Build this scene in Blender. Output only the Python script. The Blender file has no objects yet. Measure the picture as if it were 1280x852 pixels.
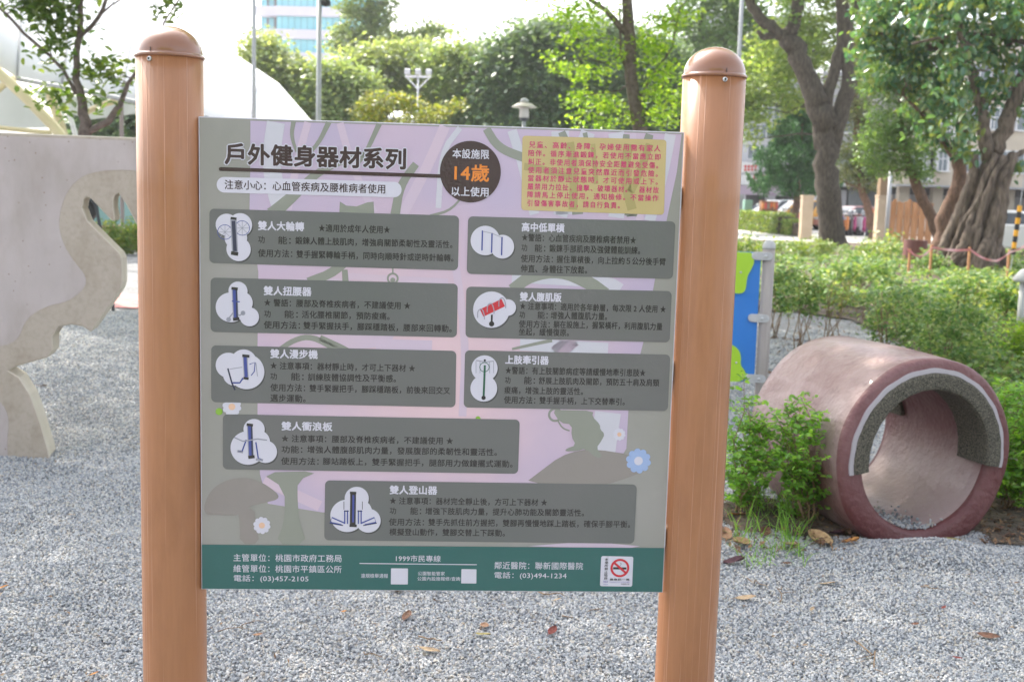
import bpy, math, random
import numpy as np
from mathutils import Vector, Matrix, Euler

S = bpy.context.scene
C = S.collection
random.seed(7)
rng = np.random.default_rng(7)

# ------------------------------------------------------------------ camera
F_PX, PITCH, ROLL, CAM_H = 1436.99, 0.128008, 0.0287795, 1.62
fw = Vector((0, math.cos(PITCH), -math.sin(PITCH)))
u0 = Vector((0, math.sin(PITCH), math.cos(PITCH)))
r0 = Vector((1, 0, 0))
RIGHT = r0 * math.cos(ROLL) + u0 * math.sin(ROLL)
UP = -r0 * math.sin(ROLL) + u0 * math.cos(ROLL)
CAM = Vector((0, 0, CAM_H))
cam_data = bpy.data.cameras.new('camera')
cam = bpy.data.objects.new('camera', cam_data)
C.objects.link(cam)
m3 = Matrix((RIGHT, UP, -fw)).transposed()
cam.matrix_world = Matrix.Translation(CAM) @ m3.to_4x4()
cam_data.sensor_width = 36
cam_data.lens = F_PX / 1280 * 36
cam_data.clip_end = 3000
cam_data.clip_start = 0.05
cam_data.dof.use_dof = True
cam_data.dof.focus_distance = 2.85
cam_data.dof.aperture_fstop = 6.2
S.camera = cam

# ------------------------------------------------------------------ light
SUN_EL, SUN_AZ = math.radians(50), math.radians(-38)     # azimuth from +Y towards +X
world = bpy.data.worlds.new('World')
S.world = world
world.use_nodes = True
wn = world.node_tree
sky = wn.nodes.new('ShaderNodeTexSky')
sky.sky_type = 'NISHITA'
sky.sun_disc = False
sky.sun_elevation = SUN_EL
sky.sun_rotation = SUN_AZ
sky.air_density = 1.0
sky.dust_density = 4.0
sky.ozone_density = 1.0
hsv = wn.nodes.new('ShaderNodeHueSaturation')      # thin milky overcast: the blue is washed out
hsv.inputs['Saturation'].default_value = 0.38
wn.links.new(sky.outputs[0], hsv.inputs['Color'])
wn.links.new(hsv.outputs[0], wn.nodes['Background'].inputs[0])
wn.nodes['Background'].inputs[1].default_value = 0.15
sun_d = bpy.data.lights.new('sun', 'SUN')
sun_d.energy = 2.2
sun_d.angle = math.radians(0.6)
sun_d.color = (1.0, 0.92, 0.80)
sun = bpy.data.objects.new('sun', sun_d)
C.objects.link(sun)
to_sun = Vector((math.sin(SUN_AZ) * math.cos(SUN_EL), math.cos(SUN_AZ) * math.cos(SUN_EL), math.sin(SUN_EL)))
sun.rotation_euler = to_sun.to_track_quat('Z', 'Y').to_euler()
S.view_settings.view_transform = 'Standard'
S.view_settings.look = 'None'
S.view_settings.gamma = 1
S.view_settings.exposure = 1.9
S.render.film_transparent = False
S.cycles.max_bounces = 7
S.cycles.transparent_max_bounces = 8
S.cycles.use_denoising = True
S.cycles.caustics_reflective = False
S.cycles.sample_clamp_indirect = 6
S.cycles.caustics_refractive = False

# ------------------------------------------------------------------ pixel helpers (photo pixels -> world points)
def ray(px, py):
    return fw + RIGHT * ((px - 640) / F_PX) - UP * ((py - 426) / F_PX)
def at(px, py, Y):
    d = ray(px, py)
    return CAM + d * (Y / d.y)
def gnd(px, py, z=0.0):
    d = ray(px, py)
    return CAM + d * ((z - CAM_H) / d.z)
def gx(px, Y, z=0.0):
    """ground point under column px (taken near the horizon) at depth Y"""
    p = at(px, 250, Y); return Vector((p.x, p.y, z))
def mpp(Y):
    return Y / F_PX

# ------------------------------------------------------------------ objects
MW = {}
def reg(o, M):
    MW[o.name] = M
def tag(o, label=None, cat=None, group=None, kind=None):
    if label: o['label'] = label
    if cat: o['category'] = cat
    if group: o['group'] = group
    if kind: o['kind'] = kind
    return o
def empty(name, loc, label, cat, group=None, rz=0.0):
    o = bpy.data.objects.new(name, None)
    o.empty_display_size = 0.2
    C.objects.link(o)
    o.location = loc
    o.rotation_euler = (0, 0, rz)
    reg(o, Matrix.Translation(Vector(loc)) @ Matrix.Rotation(rz, 4, 'Z'))
    return tag(o, label, cat, group)
def mesh_from(name, V, F, mats, fmat=None, smooth=False):
    V = np.asarray(V, dtype=np.float64).reshape(-1, 3)
    me = bpy.data.meshes.new(name)
    if isinstance(F, np.ndarray):
        n, k = F.shape
        me.vertices.add(len(V)); me.vertices.foreach_set('co', V.ravel())
        me.loops.add(n * k); me.loops.foreach_set('vertex_index', F.ravel().astype(np.int32))
        me.polygons.add(n)
        me.polygons.foreach_set('loop_start', np.arange(0, n * k, k, dtype=np.int32))
        me.update(calc_edges=True)
    else:
        me.from_pydata([tuple(v) for v in V], [], F)
        me.update()
    for m in (mats if isinstance(mats, (list, tuple)) else [mats]):
        me.materials.append(m)
    if fmat is not None:
        me.polygons.foreach_set('material_index', np.asarray(fmat, dtype=np.int32))
    if smooth:
        me.polygons.foreach_set('use_smooth', np.ones(len(me.polygons), dtype=bool))
    me.validate()
    return me
class MB:
    def __init__(self):
        self.V = []; self.F = []; self.n = 0; self.M = []
    def add(self, V, F, mi=0):
        self.V += [tuple(v) for v in V]
        self.F += [tuple(i + self.n for i in f) for f in F]
        self.M += [mi] * len(F)
        self.n += len(V)
        return self
    def box(self, c, s, rz=0.0, mi=0, M=None):
        x, y, z = s[0] / 2, s[1] / 2, s[2] / 2
        P = [Vector((a * x, b * y, d * z)) for a in (-1, 1) for b in (-1, 1) for d in (-1, 1)]
        R = M if M is not None else Matrix.Rotation(rz, 3, 'Z')
        P = [R @ p + Vector(c) for p in P]
        return self.add(P, [(0, 1, 3, 2), (4, 6, 7, 5), (0, 4, 5, 1), (2, 3, 7, 6), (0, 2, 6, 4), (1, 5, 7, 3)], mi)
    def tube(self, pts, rad, n=8, mi=0, cap=True):
        pts = [Vector(p) for p in pts]
        if not hasattr(rad, '__len__'): rad = [rad] * len(pts)
        V = []; F = []
        prev = None
        for i, p in enumerate(pts):
            t = (pts[min(i + 1, len(pts) - 1)] - pts[max(i - 1, 0)])
            t = t.normalized() if t.length > 1e-9 else Vector((0, 0, 1))
            if prev is None:
                a = Vector((1, 0, 0)) if abs(t.x) < 0.8 else Vector((0, 1, 0))
                a = (a - t * a.dot(t)).normalized()
            else:
                a = prev - t * prev.dot(t)
                a = a.normalized() if a.length > 1e-6 else t.orthogonal().normalized()
            prev = a
            b = t.cross(a)
            for k in range(n):
                an = 2 * math.pi * k / n
                V.append(p + (a * math.cos(an) + b * math.sin(an)) * rad[i])
        for i in range(len(pts) - 1):
            for k in range(n):
                k2 = (k + 1) % n
                F.append((i * n + k, i * n + k2, (i + 1) * n + k2, (i + 1) * n + k))
        if cap:
            F.append(tuple(range(n - 1, -1, -1)))
            F.append(tuple((len(pts) - 1) * n + k for k in range(n)))
        return self.add(V, F, mi)
    def lathe(self, c, prof, n=24, mi=0, axis=None):
        """prof: list of (r, z)"""
        c = Vector(c)
        A = axis if axis is not None else Matrix.Identity(3)
        V = []; F = []
        for r, z in prof:
            for k in range(n):
                an = 2 * math.pi * k / n
                V.append(A @ Vector((r * math.cos(an), r * math.sin(an), z)) + c)
        for i in range(len(prof) - 1):
            for k in range(n):
                k2 = (k + 1) % n
                F.append((i * n + k, i * n + k2, (i + 1) * n + k2, (i + 1) * n + k))
        F.append(tuple(range(n - 1, -1, -1)))
        F.append(tuple((len(prof) - 1) * n + k for k in range(n)))
        return self.add(V, F, mi)
    def prism(self, pts, d, mi=0):
        """pts: planar polygon (Vectors), extruded by vector d"""
        pts = [Vector(p) for p in pts]; n = len(pts); d = Vector(d)
        V = pts + [p + d for p in pts]
        F = [tuple(range(n)), tuple(range(2 * n - 1, n - 1, -1))]
        F += [(i, i + n, (i + 1) % n + n, (i + 1) % n) for i in range(n)]
        return self.add(V, F, mi)
def build(name, mb, mats, parent=None, smooth=False, bevel=0.0, seg=2, label=None, cat=None, group=None, kind=None, local=False, sub=0):
    """mb in world coordinates unless local=True (then in the parent's own frame)"""
    if isinstance(mb, MB): V, F, fm = mb.V, mb.F, mb.M
    else: V, F = mb; fm = None
    M = Matrix.Identity(4)
    if parent is not None: M = MW[parent.name]
    V = np.asarray([tuple(v) for v in V] if not isinstance(V, np.ndarray) else V, dtype=np.float64)
    if parent is not None and not local:
        Mi = np.array(M.inverted())
        V = V @ Mi[:3, :3].T + Mi[:3, 3]
    off = Vector((0, 0, 0))
    if parent is None and not local and kind is None:
        lo = V.min(0); hi = V.max(0)
        off = Vector(((lo[0] + hi[0]) / 2, (lo[1] + hi[1]) / 2, lo[2]))
        V = V - np.array(off)
    me = mesh_from(name, V, F, mats, fm, smooth)
    o = bpy.data.objects.new(name, me)
    C.objects.link(o)
    o.location = off
    if parent is not None: o.parent = parent
    reg(o, M if parent is not None else Matrix.Translation(off))
    if bevel > 0:
        b = o.modifiers.new('bevel', 'BEVEL'); b.width = bevel; b.segments = seg; b.limit_method = 'ANGLE'; b.angle_limit = math.radians(40)
        b.harden_normals = False
    if sub:
        s = o.modifiers.new('sub', 'SUBSURF'); s.levels = sub; s.render_levels = sub
    return tag(o, label, cat, group, kind)
def copy_tree(o, parent=None):
    c = o.copy(); C.objects.link(c); c.parent = parent
    MW[c.name] = MW[o.name]
    for ch in list(o.children):
        copy_tree(ch, c)
    return c

# ------------------------------------------------------------------ materials
def nodes_of(m):
    m.use_nodes = True
    nt = m.node_tree
    return nt, nt.nodes['Principled BSDF']
def pm(name, c1, c2=None, scale=4.0, rough=0.7, bump=0.0, bscale=40.0, coat=0.0, metal=0.0, stretch=None, spec=0.5, contrast=(0.35, 0.65), detail=5, bdist=0.01):
    m = bpy.data.materials.new(name)
    nt, b = nodes_of(m)
    b.inputs['Base Color'].default_value = (*c1, 1)
    b.inputs['Roughness'].default_value = rough
    b.inputs['Metallic'].default_value = metal
    b.inputs['Coat Weight'].default_value = coat
    b.inputs['Coat Roughness'].default_value = 0.08
    b.inputs['Specular IOR Level'].default_value = spec
    tc = nt.nodes.new('ShaderNodeTexCoord')
    mp = nt.nodes.new('ShaderNodeMapping')
    nt.links.new(tc.outputs['Object'], mp.inputs[0])
    if stretch: mp.inputs['Scale'].default_value = stretch
    if c2 is not None:
        n = nt.nodes.new('ShaderNodeTexNoise'); n.inputs['Scale'].default_value = scale; n.inputs['Detail'].default_value = detail
        nt.links.new(mp.outputs[0], n.inputs['Vector'])
        r = nt.nodes.new('ShaderNodeValToRGB')
        r.color_ramp.elements[0].position = contrast[0]; r.color_ramp.elements[1].position = contrast[1]
        r.color_ramp.elements[0].color = (*c1, 1); r.color_ramp.elements[1].color = (*c2, 1)
        nt.links.new(n.outputs[0], r.inputs[0]); nt.links.new(r.outputs[0], b.inputs['Base Color'])
    if bump > 0:
        n2 = nt.nodes.new('ShaderNodeTexNoise'); n2.inputs['Scale'].default_value = bscale; n2.inputs['Detail'].default_value = 4
        nt.links.new(mp.outputs[0], n2.inputs['Vector'])
        bp = nt.nodes.new('ShaderNodeBump'); bp.inputs['Strength'].default_value = bump; bp.inputs['Distance'].default_value = bdist
        nt.links.new(n2.outputs[0], bp.inputs['Height']); nt.links.new(bp.outputs[0], b.inputs['Normal'])
    return m
def leafmat(name, cols, trans=0.4, rough=0.4, spec=0.5, tcol=None):
    m = bpy.data.materials.new(name)
    nt, b = nodes_of(m)
    g = nt.nodes.new('ShaderNodeNewGeometry')
    r = nt.nodes.new('ShaderNodeValToRGB')
    els = r.color_ramp.elements
    while len(els) < len(cols): els.new(0.5)
    for i, c in enumerate(cols):
        els[i].position = i / (len(cols) - 1); els[i].color = (*c, 1)
    nt.links.new(g.outputs['Random Per Island'], r.inputs[0])
    nt.links.new(r.outputs[0], b.inputs['Base Color'])
    b.inputs['Roughness'].default_value = rough
    b.inputs['Specular IOR Level'].default_value = spec
    t = nt.nodes.new('ShaderNodeBsdfTranslucent')
    mul = nt.nodes.new('ShaderNodeMixRGB'); mul.blend_type = 'MULTIPLY'; mul.inputs[0].default_value = 1
    mul.inputs[2].default_value = (*(tcol or (2.2, 2.0, 0.9)), 1)
    nt.links.new(r.outputs[0], mul.inputs[1]); nt.links.new(mul.outputs[0], t.inputs[0])
    mx = nt.nodes.new('ShaderNodeMixShader'); mx.inputs[0].default_value = trans
    out = [n for n in nt.nodes if n.type == 'OUTPUT_MATERIAL'][0]
    nt.links.new(b.outputs[0], mx.inputs[1]); nt.links.new(t.outputs[0], mx.inputs[2]); nt.links.new(mx.outputs[0], out.inputs[0])
    return m

def weather(m, dark=(0.6, 0.55, 0.5), scale=(1.5, 1.5, .5), lo=.48, hi=.75, amt=.6):
    """broad stains of dirt multiplied into the base colour"""
    nt = m.node_tree; b = nt.nodes['Principled BSDF']
    tc = nt.nodes.new('ShaderNodeTexCoord'); mp = nt.nodes.new('ShaderNodeMapping'); mp.inputs['Scale'].default_value = scale
    n = nt.nodes.new('ShaderNodeTexNoise'); n.inputs['Scale'].default_value = 2.2; n.inputs['Detail'].default_value = 9; n.inputs['Roughness'].default_value = .68
    r = nt.nodes.new('ShaderNodeValToRGB'); r.color_ramp.elements[0].position = lo; r.color_ramp.elements[1].position = hi
    r.color_ramp.elements[0].color = (1, 1, 1, 1); r.color_ramp.elements[1].color = (*dark, 1)
    mx = nt.nodes.new('ShaderNodeMixRGB'); mx.blend_type = 'MULTIPLY'; mx.inputs[0].default_value = amt
    src = b.inputs['Base Color'].links[0].from_socket
    nt.links.new(tc.outputs['Object'], mp.inputs[0]); nt.links.new(mp.outputs[0], n.inputs['Vector']); nt.links.new(n.outputs[0], r.inputs[0])
    nt.links.new(src, mx.inputs[1]); nt.links.new(r.outputs[0], mx.inputs[2]); nt.links.new(mx.outputs[0], b.inputs['Base Color'])
    return m
M = {}
M['bark'] = pm('bark_grey', (0.045, 0.036, 0.027), (0.11, 0.092, 0.07), scale=6, rough=0.95, bump=0.9, bscale=14, stretch=(3, 3, 0.7), bdist=0.04)
M['bark_red'] = pm('bark_red', (0.10, 0.06, 0.04), (0.22, 0.13, 0.09), scale=7, rough=0.95, bump=0.9, bscale=14, stretch=(3, 3, 0.7), bdist=0.04)
M['bark_banyan'] = pm('bark_banyan', (0.075, 0.058, 0.044), (0.22, 0.17, 0.13), scale=5, rough=0.9, bump=0.8, bscale=16, stretch=(3, 3, 0.6), bdist=0.05)
M['bark_young'] = pm('bark_young', (0.10, 0.075, 0.065), (0.19, 0.15, 0.13), scale=14, rough=0.85, bump=0.6, bscale=60)
M['twig'] = pm('twig_brown', (0.16, 0.10, 0.055), (0.28, 0.19, 0.11), scale=20, rough=0.8)
L = {}
L['young'] = leafmat('leaf_young', [(0.054, 0.116, 0.023), (0.093, 0.171, 0.031), (0.155, 0.217, 0.046)], trans=0.35)
L['pale'] = leafmat('leaf_pale', [(0.139, 0.232, 0.062), (0.202, 0.295, 0.078), (0.264, 0.326, 0.109)], trans=0.45)
L['mid'] = leafmat('leaf_mid', [(0.09, 0.17, 0.055), (0.13, 0.24, 0.075), (0.20, 0.30, 0.10)], trans=0.4)
L['dark'] = leafmat('leaf_dark', [(0.07, 0.13, 0.08), (0.10, 0.17, 0.09), (0.14, 0.21, 0.10)], trans=0.35)
L['lime'] = leafmat('leaf_lime', [(0.124, 0.248, 0.031), (0.202, 0.341, 0.039), (0.295, 0.419, 0.062)], trans=0.5)
L['rubber'] = leafmat('leaf_rubber', [(0.04, 0.13, 0.08), (0.07, 0.17, 0.09), (0.11, 0.23, 0.10), (0.10, 0.17, 0.045), (0.20, 0.25, 0.06)], trans=0.3, rough=0.22, spec=0.9)
L['row'] = leafmat('leaf_row', [(0.13, 0.20, 0.09), (0.18, 0.26, 0.11), (0.25, 0.31, 0.14)], trans=0.4)
L['rowpale'] = leafmat('leaf_rowpale', [(0.16, 0.23, 0.10), (0.21, 0.28, 0.12), (0.27, 0.32, 0.15)], trans=0.4)
L['juniper'] = leafmat('leaf_juniper', [(0.02, 0.085, 0.03), (0.04, 0.14, 0.045), (0.07, 0.19, 0.06)], trans=0.15, rough=0.7)
L['olive'] = leafmat('leaf_olive', [(0.078, 0.116, 0.046), (0.124, 0.155, 0.062), (0.186, 0.202, 0.093)], trans=0.3)
L['shrub'] = leafmat('leaf_shrub', [(0.08, 0.20, 0.04), (0.15, 0.32, 0.05), (0.26, 0.46, 0.08)], trans=0.45, rough=0.3)
L['cover'] = leafmat('leaf_cover', [(0.06, 0.14, 0.045), (0.10, 0.20, 0.06), (0.16, 0.26, 0.085), (0.30, 0.35, 0.16)], trans=0.35, rough=0.5, spec=0.35)
L['varieg'] = leafmat('leaf_variegated', [(0.062, 0.171, 0.046), (0.139, 0.264, 0.062), (0.542, 0.589, 0.202)], trans=0.3, rough=0.35)
L['hedge'] = leafmat('leaf_hedge', [(0.078, 0.155, 0.031), (0.139, 0.232, 0.046), (0.248, 0.279, 0.078)], trans=0.35)
L['yellow'] = leafmat('leaf_yellowing', [(0.10, 0.15, 0.04), (0.17, 0.21, 0.06), (0.26, 0.25, 0.08)], trans=0.4)
L['dry'] = leafmat('leaf_dry', [(0.250, 0.150, 0.075), (0.400, 0.250, 0.125)], trans=0.2, rough=0.8)

# ------------------------------------------------------------------ foliage
def leafcloud(P, size, up=0.6, droop=0.0, aspect=0.5, var=0.35, hexa=False, out=None):
    """P: Nx3 leaf positions. returns V (M,3), F array"""
    P = np.asarray(P); n = len(P)
    nrm = rng.normal(size=(n, 3)); nrm /= np.linalg.norm(nrm, axis=1)[:, None]
    nrm[:, 2] = np.abs(nrm[:, 2]); nrm[:, 2] += up; nrm /= np.linalg.norm(nrm, axis=1)[:, None]
    a = rng.normal(size=(n, 3))
    if out is not None: a += out * 1.5
    a[:, 2] -= droop * 2
    a -= (a * nrm).sum(1)[:, None] * nrm
    a /= (np.linalg.norm(a, axis=1)[:, None] + 1e-9)
    b = np.cross(nrm, a)
    s = size * (1 + var * rng.uniform(-1, 1, n))[:, None]
    w = s * aspect * 0.5
    if not hexa:
        V = np.stack([P - a * s * 0.5, P - b * w + nrm * s * 0.08 - a * s * 0.05, P + a * s * 0.5, P + b * w + nrm * s * 0.08 - a * s * 0.05], 1)
        F = np.arange(n * 4).reshape(n, 4)
        return V.reshape(-1, 3), F
    V = np.stack([P - a * s * 0.5, P - b * w + nrm * w * 0.3 - a * s * 0.2, P - b * w * 0.9 + nrm * w * 0.3 + a * s * 0.2, P + a * s * 0.5 - nrm * s * 0.08,
                  P + b * w * 0.9 + nrm * w * 0.3 + a * s * 0.2, P + b * w + nrm * w * 0.3 - a * s * 0.2], 1)
    i = np.arange(n)[:, None] * 6
    F = np.concatenate([i + np.array([0, 1, 2, 3]), i + np.array([0, 3, 4, 5])], 0)
    return V.reshape(-1, 3), F
def clumps(blobs, nclump, nleaf, spread):
    """blobs: (center, (rx,ry,rz)); leaves gathered in small clumps in each blob, denser at its skin"""
    tot = sum(b[1][0] * b[1][2] for b in blobs)
    out = []; cs = []
    for c, r in blobs:
        k = max(3, int(nclump * r[0] * r[2] / tot))
        d = rng.normal(size=(k, 3)); d /= np.linalg.norm(d, axis=1)[:, None]
        rad = rng.uniform(0.35, 1.08, k) ** 0.6
        q = np.array(c) + d * rad[:, None] * np.array(r)
        cs.append(q)
    q = np.concatenate(cs)
    m = np.maximum(4, (nleaf * rng.uniform(0.4, 1.6, len(q))).astype(int))
    idx = np.repeat(np.arange(len(q)), m)
    P = q[idx] + rng.normal(size=(len(idx), 3)) * np.array([spread, spread, spread * 0.6])
    return P, q
def wob(p0, p1, n=5, amp=0.08):
    p0 = Vector(p0); p1 = Vector(p1); Ln = (p1 - p0).length
    out = []
    for i in range(n + 1):
        t = i / n
        q = p0.lerp(p1, t)
        if 0 < i < n: q += Vector(rng.normal(size=3) * amp * Ln * 0.3)
        out.append(q)
    return out
def tree(name, label, base, trunks, blobs, nclump, nleaf, spread, lsize, lmat, bark, group=None, droop=0.1, aspect=0.5, hexa=False, up=0.6, branch_r=None, nbranch=14, cat='tree', trunk_n=12, extra=None):
    root = empty(name, base, label, cat, group)
    mb = MB()
    allp = []
    for pts, rad in trunks:
        pts = [Vector(p) for p in pts]
        # densify
        dp = []; dr = []
        for i in range(len(pts) - 1):
            for t in (0, 0.33, 0.66):
                dp.append(pts[i].lerp(pts[i + 1], t) + Vector(rng.normal(size=3)) * rad[i] * (0.12 if i + t > 0 else 0)); dr.append((rad[i] * (1 - t) + rad[i + 1] * t) * rng.uniform(0.95, 1.06))
        dp.append(pts[-1]); dr.append(rad[-1])
        mb.tube(dp, dr, trunk_n)
        allp += [(p, r) for p, r in zip(dp, dr)]
    P, q = clumps(blobs, nclump, nleaf, spread)
    if branch_r and nbranch:
        mb2 = mb
        upper = allp[len(allp) // 3:]
        for k in rng.choice(len(q), min(nbranch, len(q)), replace=False):
            e = Vector(q[k])
            p, r = min(upper, key=lambda a: (a[0] - e).length + 0.3 * abs((a[0] - e).z))
            if (p - e).length < 0.2: continue
            r = min(branch_r, r * 0.6)
            pts = wob(p, e, 4, 0.2)
            mb2.tube(pts, [r, r * 0.8, r * 0.6, r * 0.45, r * 0.3], 6)
    build('trunk', mb, bark, root, smooth=True)
    V, F = leafcloud(P, lsize, droop=droop, aspect=aspect, hexa=hexa, up=up)
    build('crown', (V, F), lmat, root)
    return root

# ================================================================== GROUND
POLE_G = gnd(1150, 690)
def gh(x, y):
    h = 0.012 * np.sin(x * 2.1 + 0.6 * y) * np.cos(y * 1.7 - 0.4 * x) + 0.007 * np.sin(x * 5.3 - y * 3.1) + 0.006 * np.cos(x * 8.1 + y * 6.7) + 0.007 * np.sin(x * 11.3 + 2 * np.sin(y * 5.1)) * np.cos(y * 12.7 + 2 * np.sin(x * 4.3))
    h = h + 0.085 * np.exp(-(((x - POLE_G.x - 0.02) / 0.42) ** 2 + ((y - POLE_G.y + 0.10) / 0.17) ** 2))
    h = h + 0.05 * np.exp(-(((x - 1.25) / 0.5) ** 2 + ((y - 5.75) / 0.4) ** 2))
    return h
def sheet(name, xs, ys, mat, hf=None, z=0.0, kind='structure'):
    X, Y = np.meshgrid(xs, ys)
    Z = (hf(X, Y) if hf else 0 * X) + z
    V = np.stack([X, Y, Z], -1).reshape(-1, 3)
    nx, ny = len(xs), len(ys)
    i = (np.arange(ny - 1)[:, None] * nx + np.arange(nx - 1)[None]).ravel()
    F = np.stack([i, i + 1, i + nx + 1, i + nx], 1)
    return build(name, (V, F), mat, smooth=True, kind=kind)
def stone_ramp(nt, r):
    els = r.color_ramp.elements
    cols = [(0.0, (0.20, 0.215, 0.24)), (0.25, (0.29, 0.31, 0.335)), (0.5, (0.395, 0.408, 0.425)), (0.74, (0.50, 0.503, 0.505)), (0.88, (0.45, 0.405, 0.345)), (1.0, (0.60, 0.59, 0.58))]
    while len(els) < len(cols): els.new(0.5)
    for e, (p, c) in zip(els, cols): e.position = p; e.color = (*c, 1)
def gravel_mat():
    m = bpy.data.materials.new('gravel_ground')
    nt, b = nodes_of(m)
    tc = nt.nodes.new('ShaderNodeTexCoord')
    v = nt.nodes.new('ShaderNodeTexVoronoi'); v.inputs['Scale'].default_value = 62
    nt.links.new(tc.outputs['Object'], v.inputs['Vector'])
    sp = nt.nodes.new('ShaderNodeSeparateColor'); nt.links.new(v.outputs['Color'], sp.inputs[0])
    r = nt.nodes.new('ShaderNodeValToRGB'); stone_ramp(nt, r); nt.links.new(sp.outputs[0], r.inputs[0])
    n = nt.nodes.new('ShaderNodeTexNoise'); n.inputs['Scale'].default_value = 1.3; n.inputs['Detail'].default_value = 6
    nt.links.new(tc.outputs['Object'], n.inputs['Vector'])
    r2 = nt.nodes.new('ShaderNodeValToRGB'); r2.color_ramp.elements[0].color = (0.48, 0.48, 0.49, 1); r2.color_ramp.elements[1].color = (0.70, 0.70, 0.71, 1)
    r2.color_ramp.elements[0].position = 0.3; r2.color_ramp.elements[1].position = 0.7
    nt.links.new(n.outputs[0], r2.inputs[0])
    mu = nt.nodes.new('ShaderNodeMixRGB'); mu.blend_type = 'MULTIPLY'; mu.inputs[0].default_value = 1
    nt.links.new(r.outputs[0], mu.inputs[1]); nt.links.new(r2.outputs[0], mu.inputs[2])
    nt.links.new(mu.outputs[0], b.inputs['Base Color'])
    b.inputs['Roughness'].default_value = 0.85
    bp = nt.nodes.new('ShaderNodeBump'); bp.inputs['Strength'].default_value = 1.0; bp.inputs['Distance'].default_value = 0.02; bp.invert = True
    nt.links.new(v.outputs['Distance'], bp.inputs['Height']); nt.links.new(bp.outputs[0], b.inputs['Normal'])
    return m
M['gravel'] = gravel_mat()
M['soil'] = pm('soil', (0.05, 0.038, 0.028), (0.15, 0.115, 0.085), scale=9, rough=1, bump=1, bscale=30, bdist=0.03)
M['paving'] = pm('far_paving', (0.30, 0.30, 0.30), (0.38, 0.37, 0.36), scale=0.6, rough=0.95)
M['path'] = pm('path_concrete', (0.50, 0.48, 0.45), (0.60, 0.58, 0.55), scale=1.5, rough=0.9)
M['asphalt'] = pm('road_asphalt', (0.07, 0.07, 0.075), (0.11, 0.11, 0.11), scale=2, rough=0.95)

sheet('ground', np.linspace(-700, 700, 15), np.linspace(-700, 900, 17), M['paving'], z=-0.10)
xs = np.concatenate([np.linspace(-16, -7.2, 12), np.arange(-7, 7.01, 0.06), np.linspace(7.2, 16, 12)])
ys = np.concatenate([np.linspace(-12, 2.6, 20), np.arange(2.8, 14.5, 0.06), np.linspace(14.8, 26, 40)])
sheet('gravel_yard', xs, ys, M['gravel'], gh)

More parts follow.
